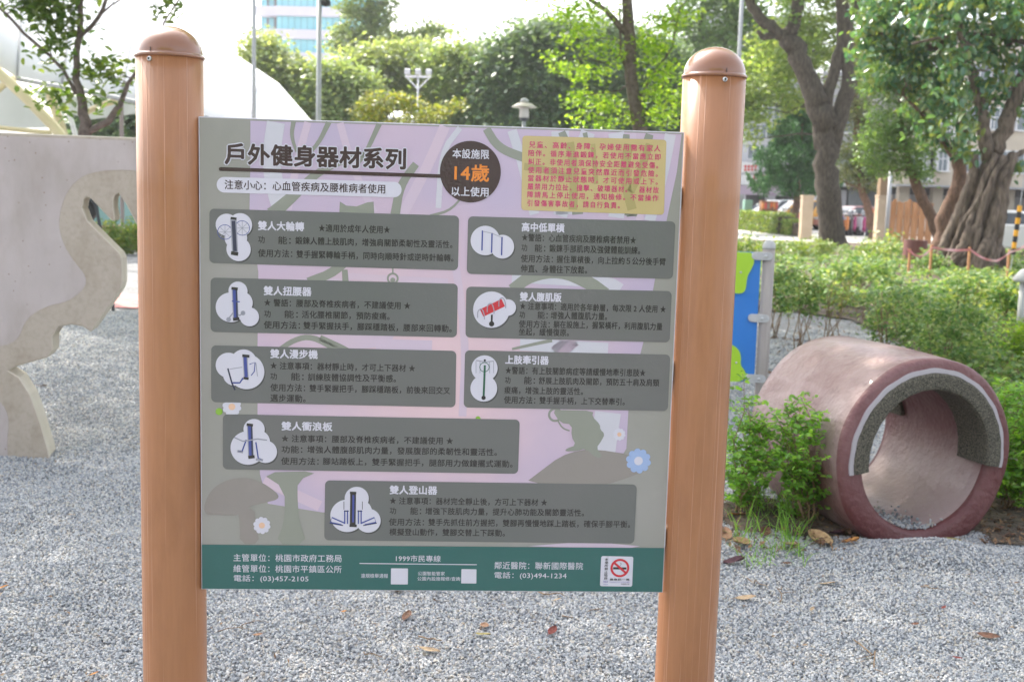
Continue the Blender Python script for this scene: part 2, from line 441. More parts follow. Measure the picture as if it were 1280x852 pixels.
# real stones where the camera can tell them apart
def gravel_stones():
    xs = np.arange(-7.0, 7.01, 0.1); ys = np.arange(3.0, 14.41, 0.1)
    X, Y = np.meshgrid(xs, ys); Z = gh(X, Y) + 0.002
    nx, ny = len(xs), len(ys)
    i = (np.arange(ny - 1)[:, None] * nx + np.arange(nx - 1)[None]).ravel()
    F = np.stack([i, i + 1, i + nx + 1, i + nx], 1)
    V = np.stack([X, Y, Z], -1).reshape(-1, 3)
    cx = V[F][:, :, 0].mean(1); cy = V[F][:, :, 1].mean(1)
    F = F[np.abs(cx) < 0.47 * cy + 0.25]
    m = bpy.data.materials.new('gravel_stone')
    nt, b = nodes_of(m)
    oi = nt.nodes.new('ShaderNodeObjectInfo'); r = nt.nodes.new('ShaderNodeValToRGB'); stone_ramp(nt, r)
    nt.links.new(oi.outputs['Random'], r.inputs[0]); nt.links.new(r.outputs[0], b.inputs['Base Color'])
    b.inputs['Roughness'].default_value = 0.7
    o = build('gravel_stones', (V, F), m, kind='stuff')
    me = o.data
    co = np.empty(len(me.vertices) * 3); me.vertices.foreach_get('co', co); yy = co.reshape(-1, 3)[:, 1]
    a = me.attributes.new('dens', 'FLOAT', 'POINT'); a.data.foreach_set('value', np.clip(10500 - (yy - 5.0).clip(0) * 2300, 1700, 12500).astype(np.float32))
    a = me.attributes.new('sz', 'FLOAT', 'POINT'); a.data.foreach_set('value', (1 + (yy - 5.0).clip(0) * 0.10).astype(np.float32))
    g = bpy.data.node_groups.new('scatter_stones', 'GeometryNodeTree')
    g.interface.new_socket('Geometry', in_out='INPUT', socket_type='NodeSocketGeometry')
    g.interface.new_socket('Geometry', in_out='OUTPUT', socket_type='NodeSocketGeometry')
    N = g.nodes.new; Lk = g.links.new
    gi = N('NodeGroupInput'); go = N('NodeGroupOutput')
    dp = N('GeometryNodeDistributePointsOnFaces'); dp.distribute_method = 'RANDOM'
    na = N('GeometryNodeInputNamedAttribute'); na.data_type = 'FLOAT'; na.inputs[0].default_value = 'dens'
    Lk(gi.outputs[0], dp.inputs[0]); Lk(na.outputs[0], dp.inputs['Density'])
    ico = N('GeometryNodeMeshIcoSphere'); ico.inputs['Radius'].default_value = 0.0057; ico.inputs['Subdivisions'].default_value = 2
    sp = N('GeometryNodeSetPosition'); nz = N('ShaderNodeTexNoise'); nz.inputs['Scale'].default_value = 110
    vm = N('ShaderNodeVectorMath'); vm.operation = 'SUBTRACT'; vm.inputs[1].default_value = (0.5, 0.5, 0.5)
    vs = N('ShaderNodeVectorMath'); vs.operation = 'SCALE'; vs.inputs['Scale'].default_value = 0.011
    Lk(nz.outputs['Color'], vm.inputs[0]); Lk(vm.outputs[0], vs.inputs[0]); Lk(vs.outputs[0], sp.inputs['Offset']); Lk(ico.outputs[0], sp.inputs[0])
    sm = N('GeometryNodeSetMaterial'); sm.inputs['Material'].default_value = m; Lk(sp.outputs[0], sm.inputs[0])
    ip = N('GeometryNodeInstanceOnPoints')
    Lk(dp.outputs[0], ip.inputs['Points']); Lk(sm.outputs[0], ip.inputs['Instance'])
    rv = N('FunctionNodeRandomValue'); rv.data_type = 'FLOAT_VECTOR'; rv.inputs[0].default_value = (0, 0, 0); rv.inputs[1].default_value = (6.28, 6.28, 6.28)
    Lk(rv.outputs[0], ip.inputs['Rotation'])
    rs = N('FunctionNodeRandomValue'); rs.data_type = 'FLOAT_VECTOR'; rs.inputs[0].default_value = (0.75, 0.55, 0.45); rs.inputs[1].default_value = (1.5, 1.1, 0.9)
    rs.inputs['Seed'].default_value = 5
    nb = N('GeometryNodeInputNamedAttribute'); nb.data_type = 'FLOAT'; nb.inputs[0].default_value = 'sz'
    v2 = N('ShaderNodeVectorMath'); v2.operation = 'SCALE'; Lk(rs.outputs[0], v2.inputs[0]); Lk(nb.outputs[0], v2.inputs['Scale'])
    Lk(v2.outputs[0], ip.inputs['Scale'])
    Lk(ip.outputs[0], go.inputs[0])
    md = o.modifiers.new('scatter', 'NODES'); md.node_group = g
    return m
STONE = gravel_stones()

# planting bed soil on the right
bedpx = [(880, 386), (1000, 392), (1062, 401), (1100, 418), (1160, 448), (1215, 492), (1240, 560), (1238, 684), (1300, 690), (1420, 690)]
bed = [gnd(*p) for p in bedpx] + [Vector((9, 8, 0)), Vector((26, 46, 0)), Vector((6, 47, 0)), Vector((5.2, 26, 0))]
mb = MB(); mb.add([Vector((p.x, p.y, 0.028)) for p in bed], [tuple(range(len(bed)))])
build('planting_bed', mb, M['soil'], kind='structure')
# paved walk and road far right
mb = MB(); mb.add([(-2, 47.5, -0.02), (40, 47.5, -0.02), (46, 66, -0.02), (-2, 66, -0.02)], [(0, 1, 2, 3)])
build('path', mb, M['path'], kind='structure')
mb = MB(); mb.add([(-60, 66, -0.06), (120, 66, -0.06), (120, 88, -0.06), (-60, 88, -0.06)], [(0, 1, 2, 3)])
mb.add([(18, 33, -0.06), (60, 33, -0.06), (60, 47.4, -0.06), (24, 47.4, -0.06)], [(0, 1, 2, 3)])
build('road', mb, M['asphalt'], kind='structure')
mb = MB(); mb.add([gnd(145, 366, .012), gnd(260, 372, .012), gnd(300, 386, .012), gnd(140, 384, .012)], [(0, 1, 2, 3)])
build('red_rubber_mat', mb, pm('red_rubber', (0.42, 0.10, 0.09), (0.5, 0.14, 0.12), scale=4), kind='structure')

# ================================================================== INFORMATION SIGN
YAW = 0.0631
TL = Vector((-0.73949, 2.7, 1.77407))
BW, BH = 1.13662, 1.13286
dU = Vector((math.cos(YAW), math.sin(YAW), 0)); dN = Vector((-math.sin(YAW), math.cos(YAW), 0))
SO = TL + dU * (BW / 2); SO.z = 0
sign = empty('information_sign', SO, 'outdoor fitness information board hung between two round brown posts on the grey gravel', 'sign', rz=YAW)
def bpt(px, py):
    d = ray(px, py)
    t = (TL - CAM).dot(dN) / d.dot(dN)
    q = CAM + d * t - SO
    return q.dot(dU), q.z
K = mpp(2.7)
def slope(y): return 0.0312 - 0.0243 * (y - 150) / 590
def flat(name, color, rough=0.35):
    m = pm(name, color, rough=rough, coat=0.6, spec=0.4)
    return m
def board_mat(name, color, c2=None, scale=3.0, coat=0.75):
    m = pm(name, color, c2, scale=scale, rough=0.5, coat=coat, spec=0.2, bump=0.10, bscale=260, contrast=(0.3, 0.7), detail=2, bdist=0.001)
    b = m.node_tree.nodes['Principled BSDF']
    b.inputs['Coat Roughness'].default_value = 0.08; b.inputs['Coat IOR'].default_value = 1.7
    # orange-peel in the clear varnish
    nt = m.node_tree
    tc = [n for n in nt.nodes if n.type == 'TEX_COORD'][0]
    n = nt.nodes.new('ShaderNodeTexNoise'); n.inputs['Scale'].default_value = 130; n.inputs['Detail'].default_value = 2
    bp = nt.nodes.new('ShaderNodeBump'); bp.inputs['Strength'].default_value = 0.6; bp.inputs['Distance'].default_value = 0.0012
    nt.links.new(tc.outputs['Object'], n.inputs['Vector']); nt.links.new(n.outputs[0], bp.inputs['Height']); nt.links.new(bp.outputs[0], b.inputs['Coat Normal'])
    return m
B = {}
B['base'] = board_mat('print_greygreen', (0.29, 0.285, 0.25), (0.325, 0.31, 0.29))
B['lilac'] = board_mat('print_lilac', (0.47, 0.40, 0.555), (0.585, 0.44, 0.545), scale=3.2)
def glow(m, col, cx, cz, rad):
    """printed gradient: the ink turns to col round (cx, cz) on the board"""
    nt = m.node_tree; b = nt.nodes['Principled BSDF']; tc = nt.nodes.new('ShaderNodeTexCoord'); vd = nt.nodes.new('ShaderNodeVectorMath'); vd.operation = 'DISTANCE'; vd.inputs[1].default_value = (cx, 0, cz)
    nz = nt.nodes.new('ShaderNodeTexNoise'); nz.inputs['Scale'].default_value = 6; ma = nt.nodes.new('ShaderNodeMath'); ma.operation = 'MULTIPLY_ADD'; ma.inputs[1].default_value = .22
    mr = nt.nodes.new('ShaderNodeMapRange'); mr.inputs[1].default_value = .12; mr.inputs[2].default_value = rad; mr.inputs[3].default_value = .9; mr.inputs[4].default_value = 0; mr.interpolation_type = 'SMOOTHSTEP'
    mx = nt.nodes.new('ShaderNodeMixRGB'); mx.inputs[2].default_value = (*col, 1); src = b.inputs['Base Color'].links[0].from_socket
    nt.links.new(tc.outputs['Object'], vd.inputs[0]); nt.links.new(tc.outputs['Object'], nz.inputs['Vector']); nt.links.new(nz.outputs[0], ma.inputs[0]); nt.links.new(vd.outputs['Value'], ma.inputs[2])
    nt.links.new(ma.outputs[0], mr.inputs[0]); nt.links.new(mr.outputs[0], mx.inputs[0]); nt.links.new(src, mx.inputs[1]); nt.links.new(mx.outputs[0], b.inputs['Base Color'])
glow(B['lilac'], (0.74, 0.52, 0.55), -.02, 1.18, .62)
B['pink'] = board_mat('print_pink', (0.68, 0.49, 0.54), (0.60, 0.46, 0.57), scale=5)
B['paleblue'] = board_mat('print_paleblue', (0.54, 0.54, 0.60), (0.60, 0.57, 0.63))
B['palepink'] = board_mat('print_palepink', (0.63, 0.48, 0.56), (0.57, 0.47, 0.59))
B['grey'] = board_mat('print_branch_grey', (0.26, 0.27, 0.225))
B['brown'] = board_mat('print_brown', (0.27, 0.24, 0.22))
B['panel'] = board_mat('print_panel', (0.12, 0.128, 0.122), (0.145, 0.142, 0.138), scale=2)
B['teal'] = board_mat('print_teal', (0.006, 0.105, 0.095), (0.014, 0.11, 0.10), scale=4)
B['yellow'] = board_mat('print_yellow', (0.50, 0.40, 0.17), (0.56, 0.43, 0.20), scale=8)
B['yellow2'] = board_mat('print_yellow_dark', (0.40, 0.33, 0.13))
B['choc'] = board_mat('print_brown_dark', (0.035, 0.012, 0.012))
B['white'] = board_mat('print_white', (0.62, 0.60, 0.68))
B['ink'] = board_mat('print_ink', (0.014, 0.012, 0.012))
B['magenta'] = board_mat('print_magenta', (0.55, 0.02, 0.14))
B['orange'] = board_mat('print_orange', (0.75, 0.22, 0.015))
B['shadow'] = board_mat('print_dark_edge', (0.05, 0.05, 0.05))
B['blueink'] = board_mat('print_blue', (0.04, 0.06, 0.28))
B['navy'] = board_mat('print_navy', (0.02, 0.025, 0.06))
B['redink'] = board_mat('print_red', (0.55, 0.015, 0.03))
B['greenink'] = board_mat('print_green', (0.22, 0.42, 0.03))
B['sky'] = board_mat('print_lightblue', (0.32, 0.43, 0.68))
B['peach'] = board_mat('print_peach', (0.75, 0.48, 0.33))
B['darkgreen'] = board_mat('print_darkgreen', (0.01, 0.10, 0.05))
B['purple'] = board_mat('print_purple', (0.12, 0.08, 0.40))
B['steel'] = board_mat('print_steel', (0.30, 0.30, 0.36))
LZ = 0.00035
def lay(k): return -LZ * k - 0.0002
def bpoly(mb, pts, k, mi=0):
    P = [bpt(*p) for p in pts]
    area = sum(P[i][0] * P[(i + 1) % len(P)][1] - P[(i + 1) % len(P)][0] * P[i][1] for i in range(len(P)))
    if area < 0: P = P[::-1]
    return mb.add([(x, lay(k), z) for x, z in P], [tuple(range(len(P)))], mi)
def bdisc(mb, px, py, r, k, mi=0, n=40, rx=None):
    x, z = bpt(px, py); R = r * K
    pts = [(x + R * (rx or 1) * math.cos(2 * math.pi * i / n), lay(k), z + R * math.sin(2 * math.pi * i / n)) for i in range(n)]
    return mb.add(pts, [tuple(range(n))], mi)
def bring(mb, px, py, r0_, r1_, k, mi=0, n=40):
    x, z = bpt(px, py)
    V = [(x + R * K * math.cos(2 * math.pi * i / n), lay(k), z + R * K * math.sin(2 * math.pi * i / n)) for R in (r0_, r1_) for i in range(n)]
    return mb.add(V, [(i, i + n, (i + 1) % n + n, (i + 1) % n)[::1] for i in range(n)], mi)
def smooth_pts(pts, it=2, closed=False):
    for _ in range(it):
        out = []
        n = len(pts)
        rngi = range(n) if closed else range(n - 1)
        if not closed: out.append(pts[0])
        for i in rngi:
            a, b = pts[i], pts[(i + 1) % n]
            out.append((a[0] * .75 + b[0] * .25, a[1] * .75 + b[1] * .25)); out.append((a[0] * .25 + b[0] * .75, a[1] * .25 + b[1] * .75))
        if not closed: out.append(pts[-1])
        pts = out
    return pts
def bstroke(mb, pts, w, k, mi=0, sm=2, w2=None):
    pts = smooth_pts(pts, sm) if sm else pts
    P = [Vector(bpt(*p)) for p in pts]
    n = len(P); V = []
    for i, p in enumerate(P):
        t = (P[min(i + 1, n - 1)] - P[max(i - 1, 0)])
        t.normalize()
        nn = Vector((-t.y, t.x)); ww = (w + ((w2 or w) - w) * i / (n - 1)) * K / 2
        V += [(p.x + nn.x * ww, lay(k), p.y + nn.y * ww), (p.x - nn.x * ww, lay(k), p.y - nn.y * ww)]
    return mb.add(V, [(2 * i, 2 * i + 1, 2 * i + 3, 2 * i + 2) for i in range(n - 1)], mi)
def brrect(mb, q, r, k, mi=0):
    """q: TL,TR,BR,BL px"""
    P = [Vector(bpt(*p)) for p in q]
    r *= K; out = []
    for i in range(4):
        a, b, c = P[i - 1], P[i], P[(i + 1) % 4]
        d1 = (a - b).normalized(); d2 = (c - b).normalized()
        cen = b + (d1 + d2) * r
        s = b + d1 * r - cen; e = b + d2 * r - cen
        a0 = math.atan2(s.y, s.x); a1 = math.atan2(e.y, e.x)
        da = (a1 - a0 + math.pi) % (2 * math.pi) - math.pi
        out += [(cen.x + r * math.cos(a0 + da * t / 6), lay(k), cen.y + r * math.sin(a0 + da * t / 6)) for t in range(7)]
    return mb.add(out[::-1], [tuple(range(len(out)))], mi)

TEXTS = []
def text(dst, s, x0, x1, yc, h, k, off=0.006, mi=0, vertical=False):
    TEXTS.append((dst, s, x0, x1, yc, h, k, off, mi))
def flush_texts():
    objs = []
    for i, t in enumerate(TEXTS):
        c = bpy.data.curves.new('t', 'FONT'); c.body = t[1]; c.resolution_u = 2
        c.space_character = 1.28 if t[5] == 8.2 else 1.04
        o = bpy.data.objects.new('t', c); C.objects.link(o); objs.append(o)
    dg = bpy.context.evaluated_depsgraph_get()
    for o, (dst, s, x0, x1, yc, h, k, off, mi) in zip(objs, TEXTS):
        me = bpy.data.meshes.new_from_object(o.evaluated_get(dg))
        co = np.empty(len(me.vertices) * 3); me.vertices.foreach_get('co', co); co = co.reshape(-1, 3)
        lo = co.min(0); hi = co.max(0)
        ax, az = bpt(x0, yc); bx, bz = bpt(x1, yc + slope(yc) * (x1 - x0))
        cz = (az + bz) / 2
        sx = (bx - ax) / (hi[0] - lo[0]); sz = h * K / (hi[1] - lo[1])
        V = [(ax + (v[0] - lo[0]) * sx, lay(k), cz + (v[1] - (lo[1] + hi[1]) / 2) * sz) for v in co]
        Fc = [tuple(p.vertices) for p in me.polygons]
        bw = off * h * K          # stroke weight: the same glyphs laid again a hair to each side
        if bw > 1e-5:
            nn_ = 8 if off > .03 else 4
            for q in range(nn_):
                a_ = 2 * math.pi * (q + .5) / nn_
                dst.add([(v[0] + math.cos(a_) * bw, v[1] - q * 2.5e-5, v[2] + math.sin(a_) * bw) for v in V], Fc, mi)
        else:
            dst.add(V, Fc, mi)
        bpy.data.meshes.remove(me)
    for o in objs:
        c = o.data; bpy.data.objects.remove(o); bpy.data.curves.remove(c)

# board body: white aluminium composite sheet with a print on it
mb = MB(); mb.box((0, 0.004, TL.z - BH / 2), (BW, 0.008, BH))
brd = build('board', mb, pm('board_edge', (0.55, 0.53, 0.60), rough=0.5), sign, local=True, bevel=0.0008)
mb = MB(); e = 0.0022
x0_, x1_, z0_, z1_ = -BW / 2 + e, BW / 2 - e, TL.z - BH + e, TL.z - e
mb.add([(x0_, lay(0), z0_), (x1_, lay(0), z0_), (x1_, lay(0), z1_), (x0_, lay(0), z1_)], [(0, 1, 2, 3)])
build('printed_sheet', mb, B['base'], brd, local=True)
# printed picture
mats = [B['lilac'], B['pink'], B['paleblue'], B['palepink'], B['grey'], B['brown']]
pic = MB()
bpoly(pic, smooth_pts([(313, 151), (852, 168), (846, 215), (836, 262), (822, 330), (806, 420), (786, 500), (783, 560), (760, 600), (404, 640), (335, 629), (325, 592), (322, 520), (322, 430), (323, 340), (312, 262), (313, 200)], 0), 1, 0)
for cx_, cy_, r_ in () and ((520, 440, 85), (600, 545, 62), (560, 500, 75), (455, 430, 55), (470, 345, 60), (620, 430, 50)):
    bdisc(pic, cx_, cy_, r_, 1.4 + r_ * 0.002, 1, 50, 1.25)
bpoly(pic, smooth_pts([(335, 345), (480, 350), (500, 420), (470, 437), (380, 434), (340, 400)], 2, True), 2, 3)
for pts, w, mi in (
    ([(345, 153), (338, 200), (345, 240), (352, 262)], 22, 2), ([(385, 153), (372, 200), (360, 262)], 9, 3),
    ([(425, 154), (435, 190), (450, 230), (468, 266)], 9, 3), ([(556, 158), (538, 200), (518, 240), (503, 268)], 13, 3),
    ([(575, 160), (552, 190), (548, 260)], 7, 2), ([(640, 163), (652, 200), (668, 268)], 12, 2), ([(700, 164), (706, 268)], 22, 2),
    ([(735, 165), (715, 220), (700, 270)], 18, 2), ([(770, 166), (778, 220), (770, 272)], 20, 2), ([(790, 167), (800, 275)], 10, 3),
    ([(838, 168), (828, 220), (812, 276)], 14, 2), ([(560, 270), (583, 420), (578, 520)], 10, 3), ([(640, 345), (760, 352), (775, 362)], 16, 2),
    ([(650, 430), (760, 436)], 16, 2), ([(700, 425), (712, 440)], 30, 3), ([(430, 345), (560, 352)], 8, 3), ([(470, 430), (540, 432)], 14, 3), ([(760, 515), (752, 570)], 34, 2), ([(330, 600), (400, 632)], 14, 3)):
    bstroke(pic, pts, w, 2.4, mi)
for pts, w, w2 in (
    ([(367, 152), (364, 170), (371, 190)], 6, 3), ([(411, 153), (398, 180), (378, 200)], 7, 3), ([(474, 155), (458, 190), (448, 205)], 7, 3),
    ([(340, 268), (372, 240), (400, 212), (462, 190)], 18, 4), ([(520, 205), (500, 232), (494, 268)], 9, 12), ([(538, 270), (566, 262), (584, 235)], 4, 2),
    ([(608, 161), (622, 184), (650, 196), (720, 218)], 10, 12), ([(702, 165), (716, 200), (722, 268)], 9, 14), ([(731, 166), (738, 200), (730, 230)], 6, 4),
    ([(783, 168), (780, 210), (790, 270)], 8, 14), ([(812, 168), (802, 200), (792, 232), (788, 270)], 10, 16), ([(455, 300), (420, 340), (385, 352)], 14, 10),
    ([(640, 362), (664, 344), (700, 338), (735, 352), (756, 368)], 14, 18), ([(345, 440), (368, 424), (390, 420), (420, 436)], 6, 8), ([(400, 422), (432, 436), (445, 445)], 8, 6),
    ([(690, 425), (640, 436)], 5, 3), ([(431, 337), (432, 352)], 7, 8), ([(491, 335), (491, 342)], 2, 2)):
    bstroke(pic, pts, w, 2.9, 4, 2, w2)
bring(pic, 491, 348, 5, 7.5, 2.9, 4); bdisc(pic, 491, 350, 3.2, 2.9, 4)
# silhouettes: a cat's head and ears, a squirrel, mushrooms, a hill
bpoly(pic, [(424, 268), (425, 252), (433, 257), (446, 258), (459, 253), (467, 252), (468, 270)], 3.1, 4)
bpoly(pic, smooth_pts([(704, 512), (742, 513), (740, 520), (750, 530), (750, 536), (756, 542), (752, 550), (745, 560), (754, 570), (745, 572), (732, 560), (722, 563), (706, 564), (708, 560), (720, 556), (714, 545), (715, 530), (700, 528), (690, 512)], 1, True), 3.4, 4)
bring(pic, 694, 518, 6.5, 9.5, 3.3, 4); bstroke(pic, [(697, 525), (703, 535), (712, 538)], 2, 3.3, 4)
bpoly(pic, smooth_pts([(655, 604), (676, 588), (700, 570), (724, 562), (745, 561), (790, 568), (815, 585), (770, 602), (745, 607)], 1, True), 3.2, 5)
bpoly(pic, smooth_pts([(252, 642), (262, 612), (285, 598), (312, 596), (335, 606), (353, 622), (330, 628), (312, 632), (300, 644), (275, 643)], 2, True), 3.2, 5)
bpoly(pic, smooth_pts([(297, 636), (318, 634), (320, 655), (325, 679), (300, 679), (300, 655)], 1, True), 3.15, 5)
bpoly(pic, smooth_pts([(325, 590), (400, 588), (372, 600), (372, 625), (374, 650), (384, 680), (344, 680), (356, 650), (356, 610)], 1, True), 3.3, 4)
bpoly(pic, [(660, 682), (780, 686), (800, 682), (735, 676)], 1.2, 3)
build('printed_picture', pic, mats, brd, local=True)
# flowers
fl = MB(); fm = [B['white'], B['peach'], B['sky'], B['greenink']]
def flower(x, y, r, a, b, n=10):
    global fl
    fl = MB()
    for i in range(n):
        an = 2 * math.pi * i / n + .2
        bdisc(fl, x + math.cos(an) * r * 0.72, y + math.sin(an) * r * 0.72, r * 0.28, 3.7, a, 14)
    bdisc(fl, x, y, r * 0.75, 3.8, a, 24); bdisc(fl, x, y, r * 0.36, 4.0, b, 20)
    build('printed_flower', fl, fm, brd, local=True)
flower(327.5, 656, 11, 0, 1); flower(774, 542.5, 8, 0, 1); flower(798, 575.5, 16, 2, 0); flower(290, 508, 12, 0, 1)
for q in ((274, 514, 4.5), (597.5, 523, 3.4)):
    fl = MB(); bdisc(fl, *q, 3.6, 3); build('printed_dot', fl, fm, brd, local=True)

# heading
hd = MB(); hm = [B['choc'], B['white'], B['orange']]
bstroke(hd, [(276, 211.3), (560, 220.5)], 4.6, 4, 0, 0)
bdisc(hd, 276, 211.3, 2.3, 4, 0); bdisc(hd, 588, 214.8, 38.2, 4.4, 0, 64)
text(hd, '戶外健身器材系列', 281.8, 506.8, 192.3, 25, 4.7, 0.095, 1)
text(hd, '戶外健身器材系列', 281.8, 506.8, 192.3, 25, 5.4, 0.04, 0)
brrect(hd, [(271, 221), (502, 227.6), (502, 247), (271, 240.5)], 9.4, 4, 1)
text(hd, '注意小心：心血管疾病及腰椎病者使用', 281, 481.5, 230.6, 11.5, 5, 0.016, 0)
text(hd, '本設施限', 565.8, 611.3, 191.8, 11.5, 5, 0.02, 1)
text(hd, '14歲', 568.4, 611, 215.4, 21, 5, 0.028, 2)
text(hd, '以上使用', 564.5, 610.5, 239, 11.5, 5, 0.02, 1)
# yellow warning text
yb = MB(); ym = [B['yellow'], B['magenta'], B['yellow2']]
brrect(yb, [(653, 169.7), (833, 174.9), (829.7, 268.6), (651.5, 262.6)], 4, 4, 0)
for pts, w in (([(655, 208), (690, 214), (712, 222)], 9), ([(712, 178), (718, 215), (716, 262)], 11), ([(741, 180), (745, 230)], 6), ([(786, 180), (779, 220), (790, 262)], 12), ([(812, 180), (800, 215), (788, 240)], 10)):
    bstroke(yb, pts, w, 4.4, 2)
for s, a, b_, y in (('兒童、高齡、身障、孕婦使用需有家人', 661.3, 825.4, 180.8), ('陪伴。循序漸進鍛鍊，若使用不當應立即', 660.5, 825.4, 191.4), ('糾正。非使用者須保持安全距離避免受傷。', 660.5, 822.6, 202),
                    ('使用者須注意兒童突然靠近而引發危險。', 660, 822, 212.5), ('當器材於靜止狀態時，才可使用或上下。', 660, 822, 222.7), ('嚴禁用力拉扯、撞擊、破壞器材。　器材故', 659.5, 823.2, 233),
                    ('障請馬上停止使用，通知檢修。不當操作', 659.2, 822.8, 243.2), ('引發傷害事故者，請自行負責。', 659.2, 774.5, 253.7)):
    text(yb, s, a, b_, y, 8.2 if len(s) > 3 else 8.2, 5, 0.02, 1)

INFO = [
 ('grey text box about the double arm wheel', [(262, 260.8), (573.9, 269.6), (572.5, 337.9), (262, 328.6)],
  ('雙人大輪轉', 322.9, 380, 281.8),
  [('★適用於成年人使用★', 398.6, 487.5, 284.8), ('功', 323, 331, 299.2), ('能：', 348, 363.5, 300), ('鍛鍊人體上肢肌肉，增強肩關節柔韌性及靈活性。', 369.4, 565.4, 300.6), ('使用方法：', 322.9, 365.4, 316), ('雙手握緊轉輪手柄，同時向順時針或逆時針輪轉。', 370.7, 566.7, 317.6)],
  [(283.8, 281, 13.8), (300.6, 281, 14.5), (298.4, 311.3, 15), (295, 297, 14)], 'wheel'),
 ('grey text box about the waist twister', [(263.4, 346.8), (572.3, 354.5), (571, 421.5), (263.4, 414.6)],
  ('雙人扭腰器', 330, 389.2, 363),
  [('★ 警語：腰部及脊椎疾病者，不建議使用 ★', 330.4, 513, 378), ('功', 330.4, 338.4, 391.8), ('能：', 355.7, 372.4, 392.3), ('活化腰椎關節，預防痠痛。', 377.6, 487, 392.8), ('使用方法：', 330, 375, 405.5), ('雙手緊握扶手，腳踩穩踏板，腰部來回轉動。', 379.4, 564.5, 406.6)],
  [(288.7, 384, 18.8), (297.7, 363.5, 11.8), (311.9, 395.7, 12), (302, 378, 14)], 'twister'),
 ('grey text box about the strolling machine', [(264.2, 431.3), (570.4, 438.3), (569.2, 508.7), (264.2, 502.2)],
  ('雙人漫步機', 338.2, 397, 441.6),
  [('★ 注意事項：器材靜止時，才可上下器材 ★', 338.2, 518.9, 456.6), ('功', 338.2, 346.2, 469.8), ('能：', 364, 379.7, 470.2), ('訓練肢體協調性及平衡感。', 385.3, 494.9, 470.8), ('使用方法：', 338.2, 381.5, 483.7), ('雙手緊握把手，腳踩穩踏板，前後來回交叉', 387, 562.7, 484.8), ('邁步運動。', 338.2, 382, 497)],
  [(286, 456.3, 16.2), (308, 464, 22.7), (305, 452, 16), (293, 468, 14)], 'stroller'),
 ('grey text box about the surf board, third from the bottom', [(278.8, 517.2), (649.7, 524), (647.5, 591.6), (278.8, 586)],
  ('雙人衝浪板', 352.2, 415.3, 531.8),
  [('★ 注意事項：腰部及脊椎疾病者，不建議使用 ★', 352.2, 566.3, 547.4), ('功能：', 352.2, 378, 560.9), ('增強人體腹部肌肉力量，發展腹部的柔韌性和靈活性。', 384.4, 621, 561.3), ('使用方法：', 351.6, 398.4, 575.5), ('腳站踏板上，雙手緊握把手，腿部用力做鐘擺式運動。', 403.8, 640.6, 576)],
  [(310, 559.4, 21.9), (317.8, 536, 13.4), (331.9, 564, 14.7), (322, 552, 16)], 'surf'),
 ('grey text box about the high and low bars', [(585.2, 270.4), (844.2, 276.8), (840.8, 348.6), (583.4, 342.2)],
  ('高中低單槓', 652.3, 705.2, 283.6),
  [('★警語：心血管疾病及腰椎病者禁用★', 652.3, 794.8, 296.6), ('功', 651.8, 658.8, 309.4), ('能：', 668.3, 681.5, 309.8), ('鍛鍊手部肌肉及強健體能訓練。', 686.7, 800, 310.2), ('使用方法：', 651, 691, 322.8), ('握住單槓後，向上拉約５公分後手臂', 695.7, 831.8, 323.9), ('伸直、身體往下放鬆。', 651, 733.7, 335.4)],
  [(606.6, 300.6, 18.6), (627.8, 308.3, 15)], 'bars'),
 ('grey text box about the red sit-up bench', [(582.9, 358.1), (839.6, 363.8), (836.9, 427.7), (581.8, 421.6)],
  ('雙人腹肌版', 650, 701.4, 370.5),
  [('★ 注意事項：適用於各年齡層，每次限 2 人使用 ★', 650, 832, 382.3), ('功', 649.3, 656, 393), ('能：', 672, 684.5, 393.4), ('增強人體腹肌力量。', 688.5, 758.7, 393.8), ('使用方法：', 648.6, 687, 404.5), ('躺在設施上，握緊橫杆，利用腹肌力量', 691.9, 827.6, 405.2), ('坐起，緩慢復原。', 648.6, 711, 414.3)],
  [(614.2, 386.9, 23.3), (634.6, 384.2, 10.6)], 'bench'),
 ('grey text box about the arm pull', [(581.3, 437.4), (837.8, 443), (834.6, 513.3), (579.5, 508.8)],
  ('上肢牽引器', 631.8, 685.5, 449),
  [('★警語：有上肢關節病症等請緩慢地牽引患肢★', 631.8, 806.7, 462.4), ('功', 631.2, 638, 474.6), ('能：', 655, 668.6, 474.9), ('舒展上肢肌肉及關節，預防五十肩及肩頸', 673.5, 823.7, 475.4), ('痠痛，增強上肢的靈活性。', 630.5, 728.6, 487.2), ('使用方法：', 630, 669, 499.2), ('雙手握手柄，上下交替牽引。', 674.2, 780.7, 499.9)],
  [(605.6, 460, 16.8), (604.7, 485, 17.2)], 'pull'),
 ('grey text box about the climbing machine, lowest of all', [(406.5, 599.7), (796, 605), (792.4, 678.8), (405.4, 674.4)],
  ('雙人登山器', 487.3, 546.2, 611.5),
  [('★ 注意事項：器材完全靜止後，方可上下器材 ★', 487.3, 683.9, 625.1), ('功', 487.3, 495, 637.6), ('能：', 513, 526.5, 637.8), ('增強下肢肌肉力量，提升心肺功能及關節靈活性。', 531.9, 729.9, 638.1), ('使用方法：', 486.2, 530, 651.5), ('雙手先抓住前方握把，雙腳再慢慢地踩上踏板，確保手腳平衡。', 535.5, 787.4, 652), ('模擬登山動作，雙腳交替上下踩動。', 487, 631, 664)],
  [(434, 644, 21.6), (446, 622.3, 15.5), (460.4, 650, 16), (448, 640, 18)], 'climber')]
IM = [B['shadow'], B['white'], B['ink'], B['blueink'], B['navy'], B['redink'], B['darkgreen'], B['steel']]
panels = []
